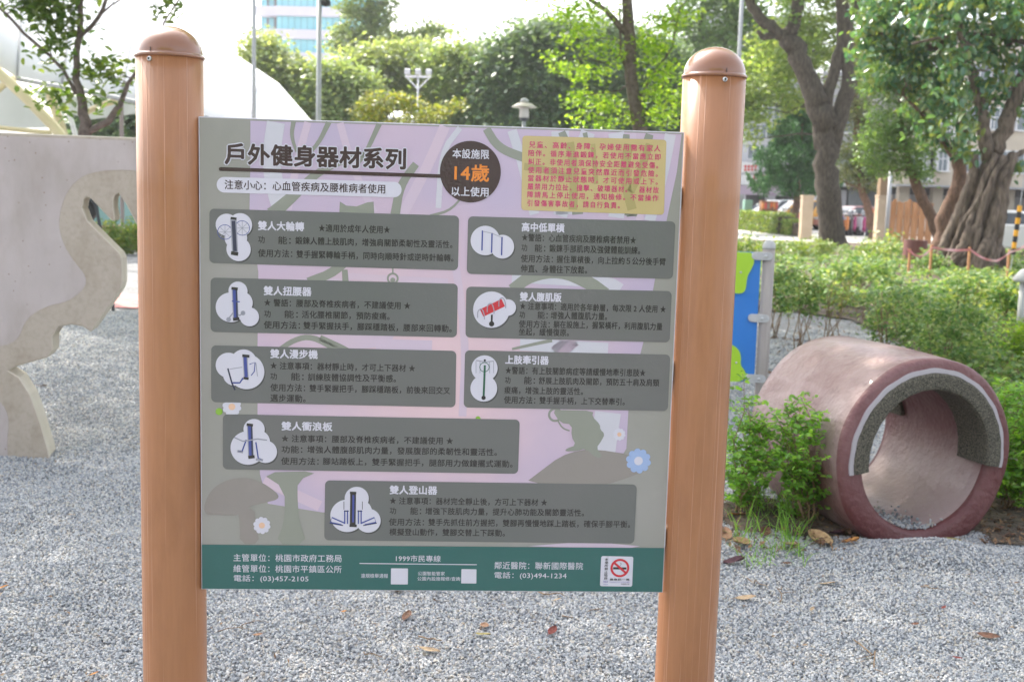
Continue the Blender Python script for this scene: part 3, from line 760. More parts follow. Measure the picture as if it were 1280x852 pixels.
for lab, q, ti, lines, blob, icon in INFO:
    pmb = MB(); brrect(pmb, q, 6, 4, 0)
    tmb = MB()
    text(tmb, ti[0], ti[1], ti[2], ti[3], 11, 5.2, 0.035, 0)
    for s, a, b_, y in lines: text(tmb, s, a, b_, y, 9.6 if len(s) > 1 else 8.6, 5.2, 0.018, 1)
    im = MB()
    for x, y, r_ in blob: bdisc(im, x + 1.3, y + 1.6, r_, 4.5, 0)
    for i, (x, y, r_) in enumerate(blob): bdisc(im, x, y, r_, 5.0 + 0.02 * i, 1)
    def st(pts, w, mi, k=6.0): bstroke(im, pts, w, k, mi, 0)
    if icon == 'wheel':
        for cx_, cy_ in ((281.5, 290), (303, 285)):
            bring(im, cx_, cy_, 8.6, 9.4, 6, 3)
            for i in range(4):
                a = i * math.pi / 4; st([(cx_ - 8.8 * math.cos(a), cy_ - 8.8 * math.sin(a)), (cx_ + 8.8 * math.cos(a), cy_ + 8.8 * math.sin(a))], .6, 7)
        st([(292, 273), (294, 318)], 7.5, 7, 6.2); st([(292, 276), (294, 314)], 4.6, 4, 6.4); st([(288.5, 272.5), (296, 273.5)], 3, 2, 6.6); st([(289, 316), (298, 317.5)], 4.5, 2, 6.6)
    elif icon in ('twister', 'surf'):
        x, y0, y1 = (295.5, 361, 399) if icon == 'twister' else (314.5, 531, 571)
        st([(x - 2.2, y0), (x - .5, y1)], 7, 7, 6.1); st([(x - 2.2, y0), (x - .5, y1)], 4.6, 3, 6.2); st([(x + .2, y0 + 1), (x + 1.2, y1)], 2, 4, 6.4)
        st([(x - 6, y0 - 1), (x + 2, y0)], 3.5, 2, 6.6); st([(x - 4, y1), (x + 4, y1 - 1)], 4, 2, 6.6)
        if icon == 'twister':
            st([(286, 398), (292, 390), (300, 394), (305, 390)], 1.8, 7); st([(290, 376), (300, 377)], 1.5, 3, 6.7); bdisc(im, 286, 399, 3, 6, 7, 12); bdisc(im, 304, 391, 3, 6, 7, 12)
        else:
            st([(293, 546), (304, 551), (322, 548), (334, 549.5)], 1.6, 7, 6.7); st([(308, 549), (303, 563), (298, 564)], 1.8, 3, 6); st([(320, 552), (323, 572), (328, 574)], 1.8, 3, 6); st([(297, 563), (304, 564.5)], 3, 7); st([(320, 573.5), (329, 574.5)], 3, 7)
    elif icon == 'stroller':
        st([(306.5, 445), (308, 473)], 6, 7, 6.1); st([(306.5, 446), (308, 471)], 4, 3, 6.3); st([(303, 444), (312, 445)], 3.5, 2, 6.6); st([(304.5, 472), (311, 473)], 3, 2, 6.6)
        st([(285, 460), (290, 478), (294, 487)], 2, 4); st([(287, 461), (303, 458.5)], 1, 7); st([(289, 478), (300, 478), (304, 472)], 2, 3); st([(312, 455), (319, 452.5), (318, 464), (314, 469)], 1.2, 3); st([(320, 453), (322, 470)], .9, 7)
    elif icon == 'bars':
        for x, y0, y1 in ((603, 288, 313), (615, 291, 316), (627.5, 296, 319)): st([(x, y0), (x - .6, y1)], 1.8, 3)
        st([(603, 289), (615, 291.5), (627.5, 297)], .8, 7)
    elif icon == 'bench':
        st([(602, 391), (629, 378)], 10.5, 5, 6.2)
        for x, y in ((600.5, 393), (612.5, 386), (627, 379)): bstroke(im, [(x - 3.5, y + 4), (x - 3.5, y - 5), (x + 2, y - 8), (x + 5, y), (x + 5, y + 6)], 1.2, 6.5, 7)
        st([(614.8, 393), (614.6, 403)], 2.4, 2); bdisc(im, 614.5, 404.5, 3.4, 6.1, 2, 16)
    elif icon == 'pull':
        st([(606, 456), (604.5, 496)], 2.6, 6, 6.4); bdisc(im, 604.4, 496.7, 2.8, 6.5, 2, 16); bring(im, 605.5, 458.5, 5.5, 6.4, 6.5, 6)
        st([(595, 450), (606, 452), (617, 451)], 1.2, 7)
        for x in (595, 600, 612, 617): st([(x, 451), (x, 466)], .8, 7)
        bdisc(im, 606, 450, 1.5, 6.5, 2, 10)
    else:
        st([(441.5, 616), (441, 655)], 7.4, 2, 6.2); st([(441.8, 618), (441.4, 652)], 2.6, 3, 6.4); st([(437.5, 615), (445.5, 615.4)], 3, 2, 6.6); st([(437, 656), (446, 656.4)], 3.5, 2, 6.6)
        for sgn, cx_ in ((-1, 433), (1, 450)):
            st([(cx_ - 2, 637), (cx_ - 2, 654)], 1.6, 3); st([(cx_ + 1.5, 637), (cx_ + 1.5, 654)], 1.6, 3); st([(cx_ - 3, 638), (cx_ + 3, 638)], 1.5, 4); st([(cx_ + sgn * 3, 636), (cx_ + sgn * 3, 626)], .8, 2)
            st([(cx_ + sgn * 2, 653), (cx_ + sgn * 18, 646), (cx_ + sgn * 20, 652), (cx_ + sgn * 6, 655)], 1.8, 3); st([(cx_ + sgn * 4, 656), (cx_ + sgn * 21, 653)], 1.3, 4)
    panels.append((lab, pmb, tmb, im))
# teal footer with addresses
ft = MB(); fmats = [B['teal'], B['white'], B['redink'], B['ink'], B['purple']]
zb = bpt(252, 680)[1]; zr = bpt(832, 684.2)[1]
ft.add([(x0_, lay(4), z0_), (x1_, lay(4), z0_), (x1_, lay(4), zr), (x0_, lay(4), zb)], [(0, 1, 2, 3)], 0)
for s, a, b_, y, h in (('主管單位：桃園市政府工務局', 292, 427, 696, 10), ('維管單位：桃園市平鎮區公所', 292, 427, 709.6, 10), ('電話：(03)457-2105', 292.5, 385.7, 722.3, 10), ('1999市民專線', 495, 550.8, 697, 8.8),
                       ('違規檢舉通報', 451.3, 485, 718.6, 5.8), ('公園智能管家', 522.5, 556, 715.8, 5.4), ('公園內設施報修/查詢', 521.8, 575.2, 722.2, 5.4), ('鄰近醫院：聯新國際醫院', 618, 728.7, 705.8, 10), ('電話：(03)494-1234', 618, 708, 718.5, 10)):
    text(ft, s, a, b_, y, h, 5, 0.006, 1)
bstroke(ft, [(449.5, 703.3), (596, 704.9)], 1.1, 5, 1, 0)
brrect(ft, [(488.8, 709.4), (510, 709.6), (509.8, 729.6), (488.6, 729.4)], .8, 5, 1)
brrect(ft, [(576.8, 710.4), (595.6, 710.6), (595.4, 728.4), (576.4, 728.2)], .8, 5, 1)
brrect(ft, [(751.4, 694.1), (791.5, 694.9), (790, 732.3), (749.8, 731.7)], 2.4, 5, 1)
bring(ft, 774.7, 709, 9.6, 12.6, 6, 2, 48); bstroke(ft, [(766.5, 701.5), (782.5, 715.5)], 3, 6.2, 2, 0)
bstroke(ft, [(766.2, 709.3), (783, 709.6)], 3, 5.6, 3, 0); bstroke(ft, [(775, 706), (777, 703.5), (774.5, 702.5)], .5, 5.6, 3, 1)
for i, ch in enumerate('本場所禁止吸菸'): text(ft, ch, 755.8 - i * .15, 760.2 - i * .15, 698.3 + i * 3.95, 3.5, 6, 0.02, 3)
text(ft, 'NO', 754.3, 759.6, 726, 2.8, 6, 0.02, 4); text(ft, 'SMOKING', 754, 759.6, 729.3, 1, 6, 0.01, 4)
text(ft, '最高罰一萬', 762, 786.6, 723.3, 2.9, 6, 0.02, 3); text(ft, 'Maximum Fine NT$10,000', 762, 786.6, 726.5, 1.2, 6, 0.01, 4); text(ft, '市政府公告', 776, 786.6, 729, 1.8, 6, 0.01, 3)
flush_texts()
build('heading', hd, hm, brd, local=True)
build('warning_box', yb, ym, brd, local=True, label='yellow box of magenta warning text')
for lab, pmb, tmb, im in panels:
    build('text_box', pmb, B['panel'], brd, local=True, label=lab)
    build('lettering', tmb, [B['white'], B['ink']], brd, local=True)
    build('pictogram', im, IM, brd, local=True)
build('footer', ft, fmats, brd, local=True, label='teal strip with white addresses and a no-smoking square')

# posts with dome caps
M['post'] = pm('post_wood_paint', (0.36, 0.155, 0.066), (0.39, 0.17, 0.074), scale=30, rough=0.4, coat=0.28, bump=0.18, bscale=60, stretch=(3.2, 3.2, 0.3), bdist=0.0012)
def streaks(m):
    """fine raised brush lines running down the paint, with painted highlights"""
    nt = m.node_tree; b = nt.nodes['Principled BSDF']
    tc = nt.nodes.new('ShaderNodeTexCoord'); mp = nt.nodes.new('ShaderNodeMapping'); mp.inputs['Scale'].default_value = (150, 150, 1.1)
    n = nt.nodes.new('ShaderNodeTexNoise'); n.inputs['Scale'].default_value = 1; n.inputs['Detail'].default_value = 3
    r = nt.nodes.new('ShaderNodeValToRGB'); r.color_ramp.elements[0].position = .60; r.color_ramp.elements[1].position = .70
    bp = nt.nodes.new('ShaderNodeBump'); bp.inputs['Strength'].default_value = .9; bp.inputs['Distance'].default_value = .0012
    nt.links.new(tc.outputs['Object'], mp.inputs[0]); nt.links.new(mp.outputs[0], n.inputs['Vector']); nt.links.new(n.outputs[0], r.inputs[0]); nt.links.new(r.outputs[0], bp.inputs['Height'])
    old = b.inputs['Normal'].links[0].from_socket; nt.links.new(old, bp.inputs['Normal']); nt.links.new(bp.outputs[0], b.inputs['Normal']); nt.links.new(bp.outputs[0], b.inputs['Coat Normal'])
    mx = nt.nodes.new('ShaderNodeMixRGB'); mx.inputs[2].default_value = (.62, .32, .2, 1); mm = nt.nodes.new('ShaderNodeMath'); mm.operation = 'MULTIPLY'; mm.inputs[1].default_value = .75  # bright highlights of the lines mixed into the paint colour
    src = b.inputs['Base Color'].links[0].from_socket
    nt.links.new(r.outputs[0], mm.inputs[0]); nt.links.new(mm.outputs[0], mx.inputs[0]); nt.links.new(src, mx.inputs[1]); nt.links.new(mx.outputs[0], b.inputs['Base Color'])
streaks(M['post'])
weather(M['post'], (.6, .55, .5), (6, 6, 2), .5, .8, .45)
M['cap'] = pm('cap_paint', (0.22, 0.08, 0.03), (0.25, 0.095, 0.037), scale=9, rough=0.35, coat=1.0)
M['cap'].node_tree.nodes['Principled BSDF'].inputs['Coat Roughness'].default_value = 0.05
M['screw'] = pm('screw_steel', (0.6, 0.6, 0.6), rough=0.3, metal=1)
M['dark'] = pm('dark_rubber', (0.02, 0.02, 0.02), rough=0.6)
for sx, offx, pxc, ytop, ycol in ((-1, -0.0725, 212, 36, 71.5), (1, 0.0735, 897, 59, 96.5)):
    lx = sx * BW / 2 + offx * (1 if sx < 0 else 1)
    wp = SO + dU * lx + dN * 0.035
    zt = at(pxc, ycol, wp.y).z; zc = at(pxc, ytop, wp.y).z
    R = 0.0765 if sx < 0 else 0.0752
    prof = [(R, -0.3), (R, 0.3), (R, 0.8), (R, 1.2), (R, 1.6), (R, zt)]
    mb = MB(); mb.lathe((lx, 0.035, 0), prof, 48)
    po = build('post', mb, M['post'], sign, local=True, smooth=True)
    po.data.polygons.foreach_set('use_smooth', [len(p.vertices) == 4 for p in po.data.polygons])
    h = 0.070
    prof = [(R + 0.0002, -0.004), (R + 0.0022, -0.0035), (R + 0.003, -0.001), (R + 0.003, 0.002), (R + 0.0015, 0.0038), (R - 0.0012, 0.0045)]
    prof += [((R - 0.0012) * math.cos(a), 0.0045 + (h - 0.0045) * math.sin(a)) for a in np.linspace(0.06, 1.54, 18)]
    mb = MB(); mb.lathe((lx, 0.035, zt), prof, 48)
    cp = build('cap', mb, M['cap'], po, local=True, smooth=True)
    # screw on the camera side
    an = math.radians(-112) if sx < 0 else math.radians(-84)
    ax = Matrix.Rotation(an, 3, 'Z') @ Matrix.Rotation(math.radians(90), 3, 'Y')
    mb = MB(); mb.lathe((lx + math.cos(an) * R, 0.035 + math.sin(an) * R, zt - 0.012), [(0.0058, -0.004), (0.0058, 0.0015), (0.004, 0.003), (0.0035, 0.0035)], 16, axis=ax)
    build('screw', mb, M['screw'], po, local=True, smooth=False)
    mb = MB(); mb.lathe((lx + math.cos(an) * R, 0.035 + math.sin(an) * R, zt - 0.012), [(0.0026, 0), (0.0026, 0.0042), (0.0012, 0.0042)], 10, axis=ax)
    build('screw_hole', mb, M['dark'], po, local=True)
    # slot of the cap seam above the screw
    mb = MB(); a2 = an + 0.04
    mb.box((lx + math.cos(a2) * (R + 0.001), 0.035 + math.sin(a2) * (R + 0.001), zt + 0.009), (0.0012, 0.0016, 0.010))
    build('cap_notch', mb, M['dark'], po, local=True)
# brackets joining board to the posts
for sx in (-1, 1):
    for z in (1.62, 1.2, 0.78):
        mb = MB(); mb.box((sx * (BW / 2 - 0.012), 0.019, z), (0.035, 0.018, 0.05))
        build('bracket', mb, M['screw'], sign, local=True, bevel=0.001)

# ================================================================== CONCRETE PIPE TUNNEL
PC = Vector((2.018, 5.43, 0.41)); PA = -0.31; PR, PL = 0.488, 0.86
pipe = empty('pipe_tunnel', (PC.x, PC.y, 0), 'mauve concrete play pipe lying half sunk in the gravel with dark foam round its mouth', 'play tunnel')
Pax = Vector((math.sin(PA), math.cos(PA), 0)); Psd = Vector((math.cos(PA), -math.sin(PA), 0)); Pz = Vector((0, 0, 1))
def pp(r, an, t):      # t along the axis from the mouth
    return PC + Psd * (r * math.cos(an)) + Pz * (r * math.sin(an)) + Pax * t
M['pipe'] = pm('pipe_paint', (0.125, 0.036, 0.036), (0.195, 0.09, 0.09), scale=2.6, rough=0.58, coat=0.15, bump=1.0, bscale=34, bdist=0.010, detail=9, contrast=(0.38, 0.62))
M['foam'] = pm('foam_rubber', (0.03, 0.033, 0.025), (0.17, 0.15, 0.115), scale=150, rough=0.95, bump=1.0, bscale=130, bdist=0.006, detail=3)
M['glue'] = pm('glue_white', (0.42, 0.39, 0.41), rough=0.7)
ri = 0.358
weather(M['pipe'], (.25, .2, .22), (3, 3, 3), .56, .72, .55)
prof = []
for t in np.linspace(0.03, PL - 0.03, 14): prof.append((PR, t))
prof += [(PR - 0.008, PL - 0.008), (PR - 0.03, PL), (ri + 0.03, PL), (ri + 0.01, PL - 0.01), (ri, PL - 0.04)]
for t in np.linspace(PL - 0.1, 0.1, 10): prof.append((ri, t))
prof += [(ri, 0.04), (ri + 0.006, 0.012), (ri + 0.03, 0.0), (PR - 0.025, 0.0), (PR - 0.007, 0.008)]
n = 72; V = []; F = []
for i, (r, t) in enumerate(prof):
    for k in range(n):
        an = 2 * math.pi * k / n
        rr = r * (1 + 0.006 * math.sin(3 * an + 4 * t) + 0.005 * math.sin(7 * an - 9 * t + 1) * (1 if r > 0.45 else 0.6)) + 0.008 * math.sin(math.pi * t / PL) * (1 if r > .45 else 0)
        V.append(pp(rr, an, t))
m_ = len(prof)
for i in range(m_):
    j = (i + 1) % m_
    for k in range(n):
        k2 = (k + 1) % n
        F.append((i * n + k, i * n + k2, j * n + k2, j * n + k))
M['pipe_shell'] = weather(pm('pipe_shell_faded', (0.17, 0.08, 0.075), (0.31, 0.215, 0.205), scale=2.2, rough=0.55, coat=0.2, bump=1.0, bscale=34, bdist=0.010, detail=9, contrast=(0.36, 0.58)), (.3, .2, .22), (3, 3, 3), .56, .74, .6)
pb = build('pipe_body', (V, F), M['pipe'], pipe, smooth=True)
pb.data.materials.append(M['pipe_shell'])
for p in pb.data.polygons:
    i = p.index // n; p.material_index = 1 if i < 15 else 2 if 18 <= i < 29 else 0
pin = pm('pipe_inside_lit_floor', (0.13, 0.042, 0.042), (0.21, 0.10, 0.10), scale=2.6, rough=0.6, coat=.1, bump=1.0, bscale=34, bdist=.010, detail=9)
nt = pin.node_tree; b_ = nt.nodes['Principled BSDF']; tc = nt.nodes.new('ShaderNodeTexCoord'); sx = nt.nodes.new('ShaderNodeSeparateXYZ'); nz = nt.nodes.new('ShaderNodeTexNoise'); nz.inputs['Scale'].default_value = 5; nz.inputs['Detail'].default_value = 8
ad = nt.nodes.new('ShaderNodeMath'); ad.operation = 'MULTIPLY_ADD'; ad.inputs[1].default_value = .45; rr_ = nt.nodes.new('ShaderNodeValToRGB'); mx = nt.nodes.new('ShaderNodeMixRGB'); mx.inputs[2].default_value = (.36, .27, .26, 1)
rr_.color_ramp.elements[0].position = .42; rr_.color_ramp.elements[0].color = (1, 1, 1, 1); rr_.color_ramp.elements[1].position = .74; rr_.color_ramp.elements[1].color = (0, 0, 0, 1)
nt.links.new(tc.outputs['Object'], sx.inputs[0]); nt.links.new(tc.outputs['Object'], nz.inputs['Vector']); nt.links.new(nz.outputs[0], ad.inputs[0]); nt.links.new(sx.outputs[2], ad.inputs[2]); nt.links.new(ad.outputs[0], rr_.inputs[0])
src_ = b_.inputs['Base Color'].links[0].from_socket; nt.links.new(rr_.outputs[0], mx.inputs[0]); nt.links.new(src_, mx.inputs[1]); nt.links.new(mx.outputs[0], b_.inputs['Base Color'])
pb.data.materials.append(pin)   # tunnel floor painted paler low down, for the light falling in
def foam(t0, sgn, nm, a0=-8, a1=188):
    mb = MB(); seg = 60
    sec = [(0.334, 0.20), (0.334, -0.004), (0.340, -0.018), (0.352, -0.022), (0.404, -0.022), (0.415, -0.016), (0.418, -0.002), (0.359, -0.002), (0.359, 0.20)]
    V = []; F = []
    for s in range(seg + 1):
        an = math.radians(a0 + (a1 - a0) * s / seg)
        for j, (r, t) in enumerate(sec):
            V.append(pp(r + 0.0015 * math.sin(s * 1.7 + j), an, t0 + sgn * t))
    k = len(sec)
    for s in range(seg):
        for j in range(k):
            F.append((s * k + j, s * k + (j + 1) % k, (s + 1) * k + (j + 1) % k, (s + 1) * k + j))
    F.append(tuple(range(k))); F.append(tuple(seg * k + j for j in range(k - 1, -1, -1)))
    mb.add(V, F); f_ = build('foam_ring', mb, M['foam'], pipe, label=nm)
    V = []; F = []
    sec = [(0.416, 0.004), (0.416, -0.010), (0.437, -0.008), (0.439, 0.004)]
    for s in range(seg + 1):
        an = math.radians(a0 - .4 + (a1 - a0 + .8) * s / seg)
        for j, (r, t) in enumerate(sec): V.append(pp(r + 0.0022 * math.sin(s * 1.1), an, t0 + sgn * t))
    k = 4
    for s in range(seg):
        for j in range(k): F.append((s * k + j, s * k + (j + 1) % k, (s + 1) * k + (j + 1) % k, (s + 1) * k + j))
    F.append((0, 1, 2, 3)); F.append(tuple(seg * k + j for j in (3, 2, 1, 0)))
    mb = MB(); mb.add(V, F); build('glue_line', mb, M['glue'], f_)
foam(0, 1, 'dark foam round the near mouth'); foam(PL, -1, 'dark foam round the far mouth', 12)
# stones washed into the pipe
def pebble_mesh():
    import bmesh
    bm = bmesh.new(); bmesh.ops.create_icosphere(bm, subdivisions=1, radius=0.0075)
    V = [v.co.copy() for v in bm.verts]; F = [tuple(v.index for v in f.verts) for f in bm.faces]; bm.free(); return V, F
pv, pf = pebble_mesh()
mb = MB()
for i in range(330):
    an = math.radians(-90 + rng.normal() * 11 - 4); t = abs(rng.normal()) * 0.14 + 0.02 if i < 230 else rng.uniform(0.02, PL)
    c = pp(ri - 0.004, an, min(t, PL - .05)); R_ = Euler(rng.uniform(0, 6, 3)).to_matrix(); s = rng.uniform(0.6, 1.2)
    mb.add([c + (R_ @ Vector((v.x * 1.3, v.y, v.z * .7))) * s for v in pv], pf)
PEB = leafmat('pebble_mix', [(0.13, 0.15, 0.17), (0.3, 0.32, 0.35), (0.5, 0.5, 0.5), (0.43, 0.37, 0.3)], trans=0.0, rough=0.7)
build('pipe_pebbles', mb, PEB, kind='stuff')

# ================================================================== CLIMBING WALL (left)
WYAW = math.radians(10)
WG = gnd(0, 570); wd = Vector((math.cos(WYAW), math.sin(WYAW), 0)); wn_ = Vector((-math.sin(WYAW), math.cos(WYAW), 0))
def wpt(px, py, back=0.0):
    d = ray(px, py); t = (WG - CAM).dot(wn_) / d.dot(wn_)
    return CAM + d * t + wn_ * back
wallo = smooth_pts([(-160, 160), (0, 165.5), (172, 172), (228, 175), (244, 184), (247, 215), (240, 262), (222, 296), (196, 304), (180, 296), (170, 279), (157, 254), (148, 241), (143, 244), (141.5, 250), (141.5, 260), (143.5, 271), (142.5, 276.5), (139, 275), (134, 270), (121, 256), (113, 247.5), (108, 246), (105, 248), (102.5, 260), (109, 276), (128, 295), (149, 316), (152.5, 323), (153, 352), (151, 361), (131, 391), (114, 415), (103, 408), (88, 405.5), (73, 408.5), (66, 420), (65.5, 438), (60, 446.5), (44, 451), (20, 458), (10, 463), (24, 472), (38, 494), (50, 528), (60, 562), (64, 585), (0, 590), (-160, 600)], 0, True)
P = [wpt(*p) for p in wallo]
cwall = empty('climbing_wall', (WG.x, WG.y, 0), 'pale grey freestanding climbing wall with wavy beige edges and claw-shaped cut-outs', 'climbing wall')
M['wall_beige'] = pm('wall_beige', (0.47, 0.405, 0.335), (0.41, 0.35, 0.285), scale=40, rough=0.85, bump=0.35, bscale=120, bdist=0.004, detail=8, contrast=(0.45, 0.75))
def speckled(name, c, c2, dark, sc=26):
    m = pm(name, c, c2, scale=3, rough=0.8, bump=0.3, bscale=140, bdist=0.003)
    nt = m.node_tree; b = nt.nodes['Principled BSDF']
    tc = [n for n in nt.nodes if n.type == 'TEX_COORD'][0]
    v = nt.nodes.new('ShaderNodeTexVoronoi'); v.inputs['Scale'].default_value = sc; nt.links.new(tc.outputs['Object'], v.inputs['Vector'])
    r = nt.nodes.new('ShaderNodeValToRGB'); r.color_ramp.elements[0].position = 0.06; r.color_ramp.elements[1].position = 0.10
    r.color_ramp.elements[0].color = (1, 1, 1, 1); r.color_ramp.elements[1].color = (0, 0, 0, 1)
    nt.links.new(v.outputs['Distance'], r.inputs[0])
    mx = nt.nodes.new('ShaderNodeMixRGB'); mx.inputs[2].default_value = (*dark, 1)
    src = b.inputs['Base Color'].links[0].from_socket
    nt.links.new(r.outputs[0], mx.inputs[0]); nt.links.new(src, mx.inputs[1]); nt.links.new(mx.outputs[0], b.inputs['Base Color'])
    return m
M['wall_lilac'] = speckled('wall_lilac', (0.46, 0.405, 0.385), (0.52, 0.455, 0.435), (0.30, 0.22, 0.17), 20)
weather(M['wall_lilac'], (.72, .68, .6), (2, 2, .7), .45, .8, .8); weather(M['wall_beige'], (.65, .6, .5), (2, 2, 1), .45, .8, .8)
mb = MB(); mb.prism(P, wn_ * 0.19)
sl = build('wall_slab', mb, M['wall_beige'], cwall, bevel=0.012, seg=3)
sl.data.materials.append(pm('wall_edge_cream', (0.56, 0.50, 0.40), (0.62, 0.56, 0.46), scale=6, rough=.8, bump=.3, bscale=90))  # slab sides paler: the light on the edges is put into the colour
for p in sl.data.polygons[2:]: p.material_index = 1
lil = smooth_pts([(-160, 164), (0, 170), (172, 176), (226, 179), (238, 190), (236, 222), (170, 212), (122, 213), (97, 223), (80, 245), (72, 280), (80, 308), (95, 330), (108, 345), (106, 361), (85, 377), (58, 382), (32, 398), (23, 425), (0, 434), (-160, 440)], 2, True)
mb = MB(); mb.prism([wpt(*p, back=-0.0015) for p in lil], wn_ * 0.004)
build('painted_area', mb, M['wall_lilac'], cwall)
lil2 = smooth_pts([(-160, 470), (-20, 480), (0, 500), (12, 520), (8, 560), (14, 600), (-160, 600)], 2, True)
mb = MB(); mb.prism([wpt(*p, back=-0.0015) for p in lil2], wn_ * 0.004)
build('painted_area', mb, M['wall_lilac'], cwall)

# ================================================================== BLUE PLAY PANEL
BY = 8.6
bp_ = empty('play_panel', (at(955, 300, BY).x, BY, 0), 'bright blue play panel with lime green shapes bolted to a dome-topped grey post', 'play panel')
M['bluep'] = pm('panel_blue', (0.03, 0.19, 0.58), (0.035, 0.21, 0.62), scale=3, rough=0.4, bump=0.05)
M['greenp'] = pm('panel_green', (0.38, 0.62, 0.03), (0.40, 0.65, 0.04), scale=3, rough=0.4)
M['greyp'] = pm('post_grey', (0.33, 0.29, 0.27), (0.40, 0.36, 0.33), scale=8, rough=0.55, stretch=(4, 4, .3))
M['capg'] = pm('cap_lightgrey', (0.46, 0.46, 0.46), (0.52, 0.52, 0.52), scale=5, rough=0.5)
def vert_from(px, py, Y, z):   # point under the pixel's ray at depth Y but height z
    p = at(px, py, Y); return Vector((p.x, p.y, z))
pt = at(961.5, 308, BY); rp = 7.6 * mpp(BY)
mb = MB(); mb.tube([(pt.x, BY, -0.2), (pt.x, BY, 0.5), (pt.x, BY, pt.z)], rp, 24); build('post', mb, M['greyp'], bp_, smooth=True)
mb = MB(); mb.lathe((pt.x, BY, pt.z - 0.01), [(rp * 1.05, -0.01), (rp * 1.08, 0.008)] + [(rp * 1.06 * math.cos(a), 0.01 + rp * 1.1 * math.sin(a)) for a in np.linspace(0, 1.5, 8)], 24); build('post_cap', mb, M['capg'], bp_, smooth=True)
zt, zb_ = at(940, 315, BY).z, at(940, 477, BY).z
xr = pt.x - rp - 0.012; xl = xr - 0.95
mb = MB(); mb.box(((xl + xr) / 2, BY, (zt + zb_) / 2), (xr - xl, 0.02, zt - zb_)); build('panel', mb, M['bluep'], bp_, bevel=0.004)
mb = MB(); mb.tube([(xl - 0.06, BY, -0.2), (xl - 0.06, BY, pt.z)], rp, 24); build('post', mb, M['greyp'], bp_, smooth=True)
for pts in ([(880, 313), (936, 314), (941, 318), (943, 327), (938, 338), (933.5, 345), (932, 362), (927, 367), (915, 366), (908, 350), (890, 340)], [(890, 440), (905, 428), (917, 431), (924, 438), (926, 446), (925, 456), (931, 463), (932, 470), (925, 477.5), (890, 477)]):
    q = smooth_pts(pts, 2, True)
    P = []
    for x, y in q:
        p = at(x, y, BY - 0.012); p.x -= (y - 314) * 0.0 ; P.append(Vector((p.x + (y - 308) * 0.045 * mpp(BY) * 0, p.y, min(max(p.z, zb_ + .002), zt - .002))))
    mb = MB(); mb.prism(P, (0, -0.014, 0)); build('green_shape', mb, M['greenp'], bp_)
    mb = MB()
    mb.lathe((sum(p.x for p in P) / len(P) + 0.02, BY - 0.027, sum(p.z for p in P) / len(P)), [(0.008, 0), (0.008, 0.004), (0.004, 0.006)], 12, axis=Matrix.Rotation(math.radians(90), 3, 'X'))
    build('bolt', mb, M['screw'], bp_)
for py in (319.5, 397, 472):
    z = at(945, py, BY).z
    mb = MB(); c0 = Vector((xr - 0.045, BY - 0.03, z)); c1 = Vector((pt.x - rp * 0.2, BY - rp - 0.012, z)); rr = 0.030
    out = []
    for c, a0 in ((c1, -90), (c0, 90)):
        for k in range(9):
            a = math.radians(a0 + 180 * k / 8); out.append(c + Vector((math.cos(a), 0, math.sin(a))) * rr)
    mb.prism(out, (0, 0.022, 0)); cl = build('clamp', mb, M['capg'], bp_, bevel=0.004)
    mb = MB(); mb.lathe((c0 + c1) / 2 + Vector((0.02, -0.02, 0)), [(0.012, 0), (0.012, 0.006), (0.006, 0.009)], 14, axis=Matrix.Rotation(math.radians(90), 3, 'X')); build('bolt', mb, M['screw'], cl)

# ================================================================== EXERCISE FRAME seen through the cut-out
ef = empty('exercise_frame', (gnd(142, 388).x, gnd(142, 388).y, 0), 'dark tubular exercise frame with black pad seen through the claw cut-out of the wall', 'exercise frame')
EY = gnd(142, 388).y
mb = MB(); mb.tube([at(x, y, EY) for x, y in smooth_pts([(104, 256), (112, 249), (120, 254), (123, 275), (130, 305), (136, 350), (142, 389)], 2)], 0.022, 10); build('frame_tube', mb, pm('dark_tube', (0.03, 0.035, 0.04), rough=0.4), ef, smooth=True)
mb = MB(); mb.tube([at(104, 256, EY + .25), at(105, 300, EY + .3), gnd(112, 385)], 0.022, 10); build('frame_leg', mb, pm('dark_tube2', (0.03, 0.035, 0.04), rough=0.4), ef, smooth=True)
mb = MB(); mb.prism([at(x, y, EY + .05) for x, y in smooth_pts([(103, 248), (118, 247), (121, 258), (118, 272), (108, 280), (102, 270)], 1, True)], (0, 0.08, 0)); build('pad', mb, M['dark'], ef, bevel=0.01)

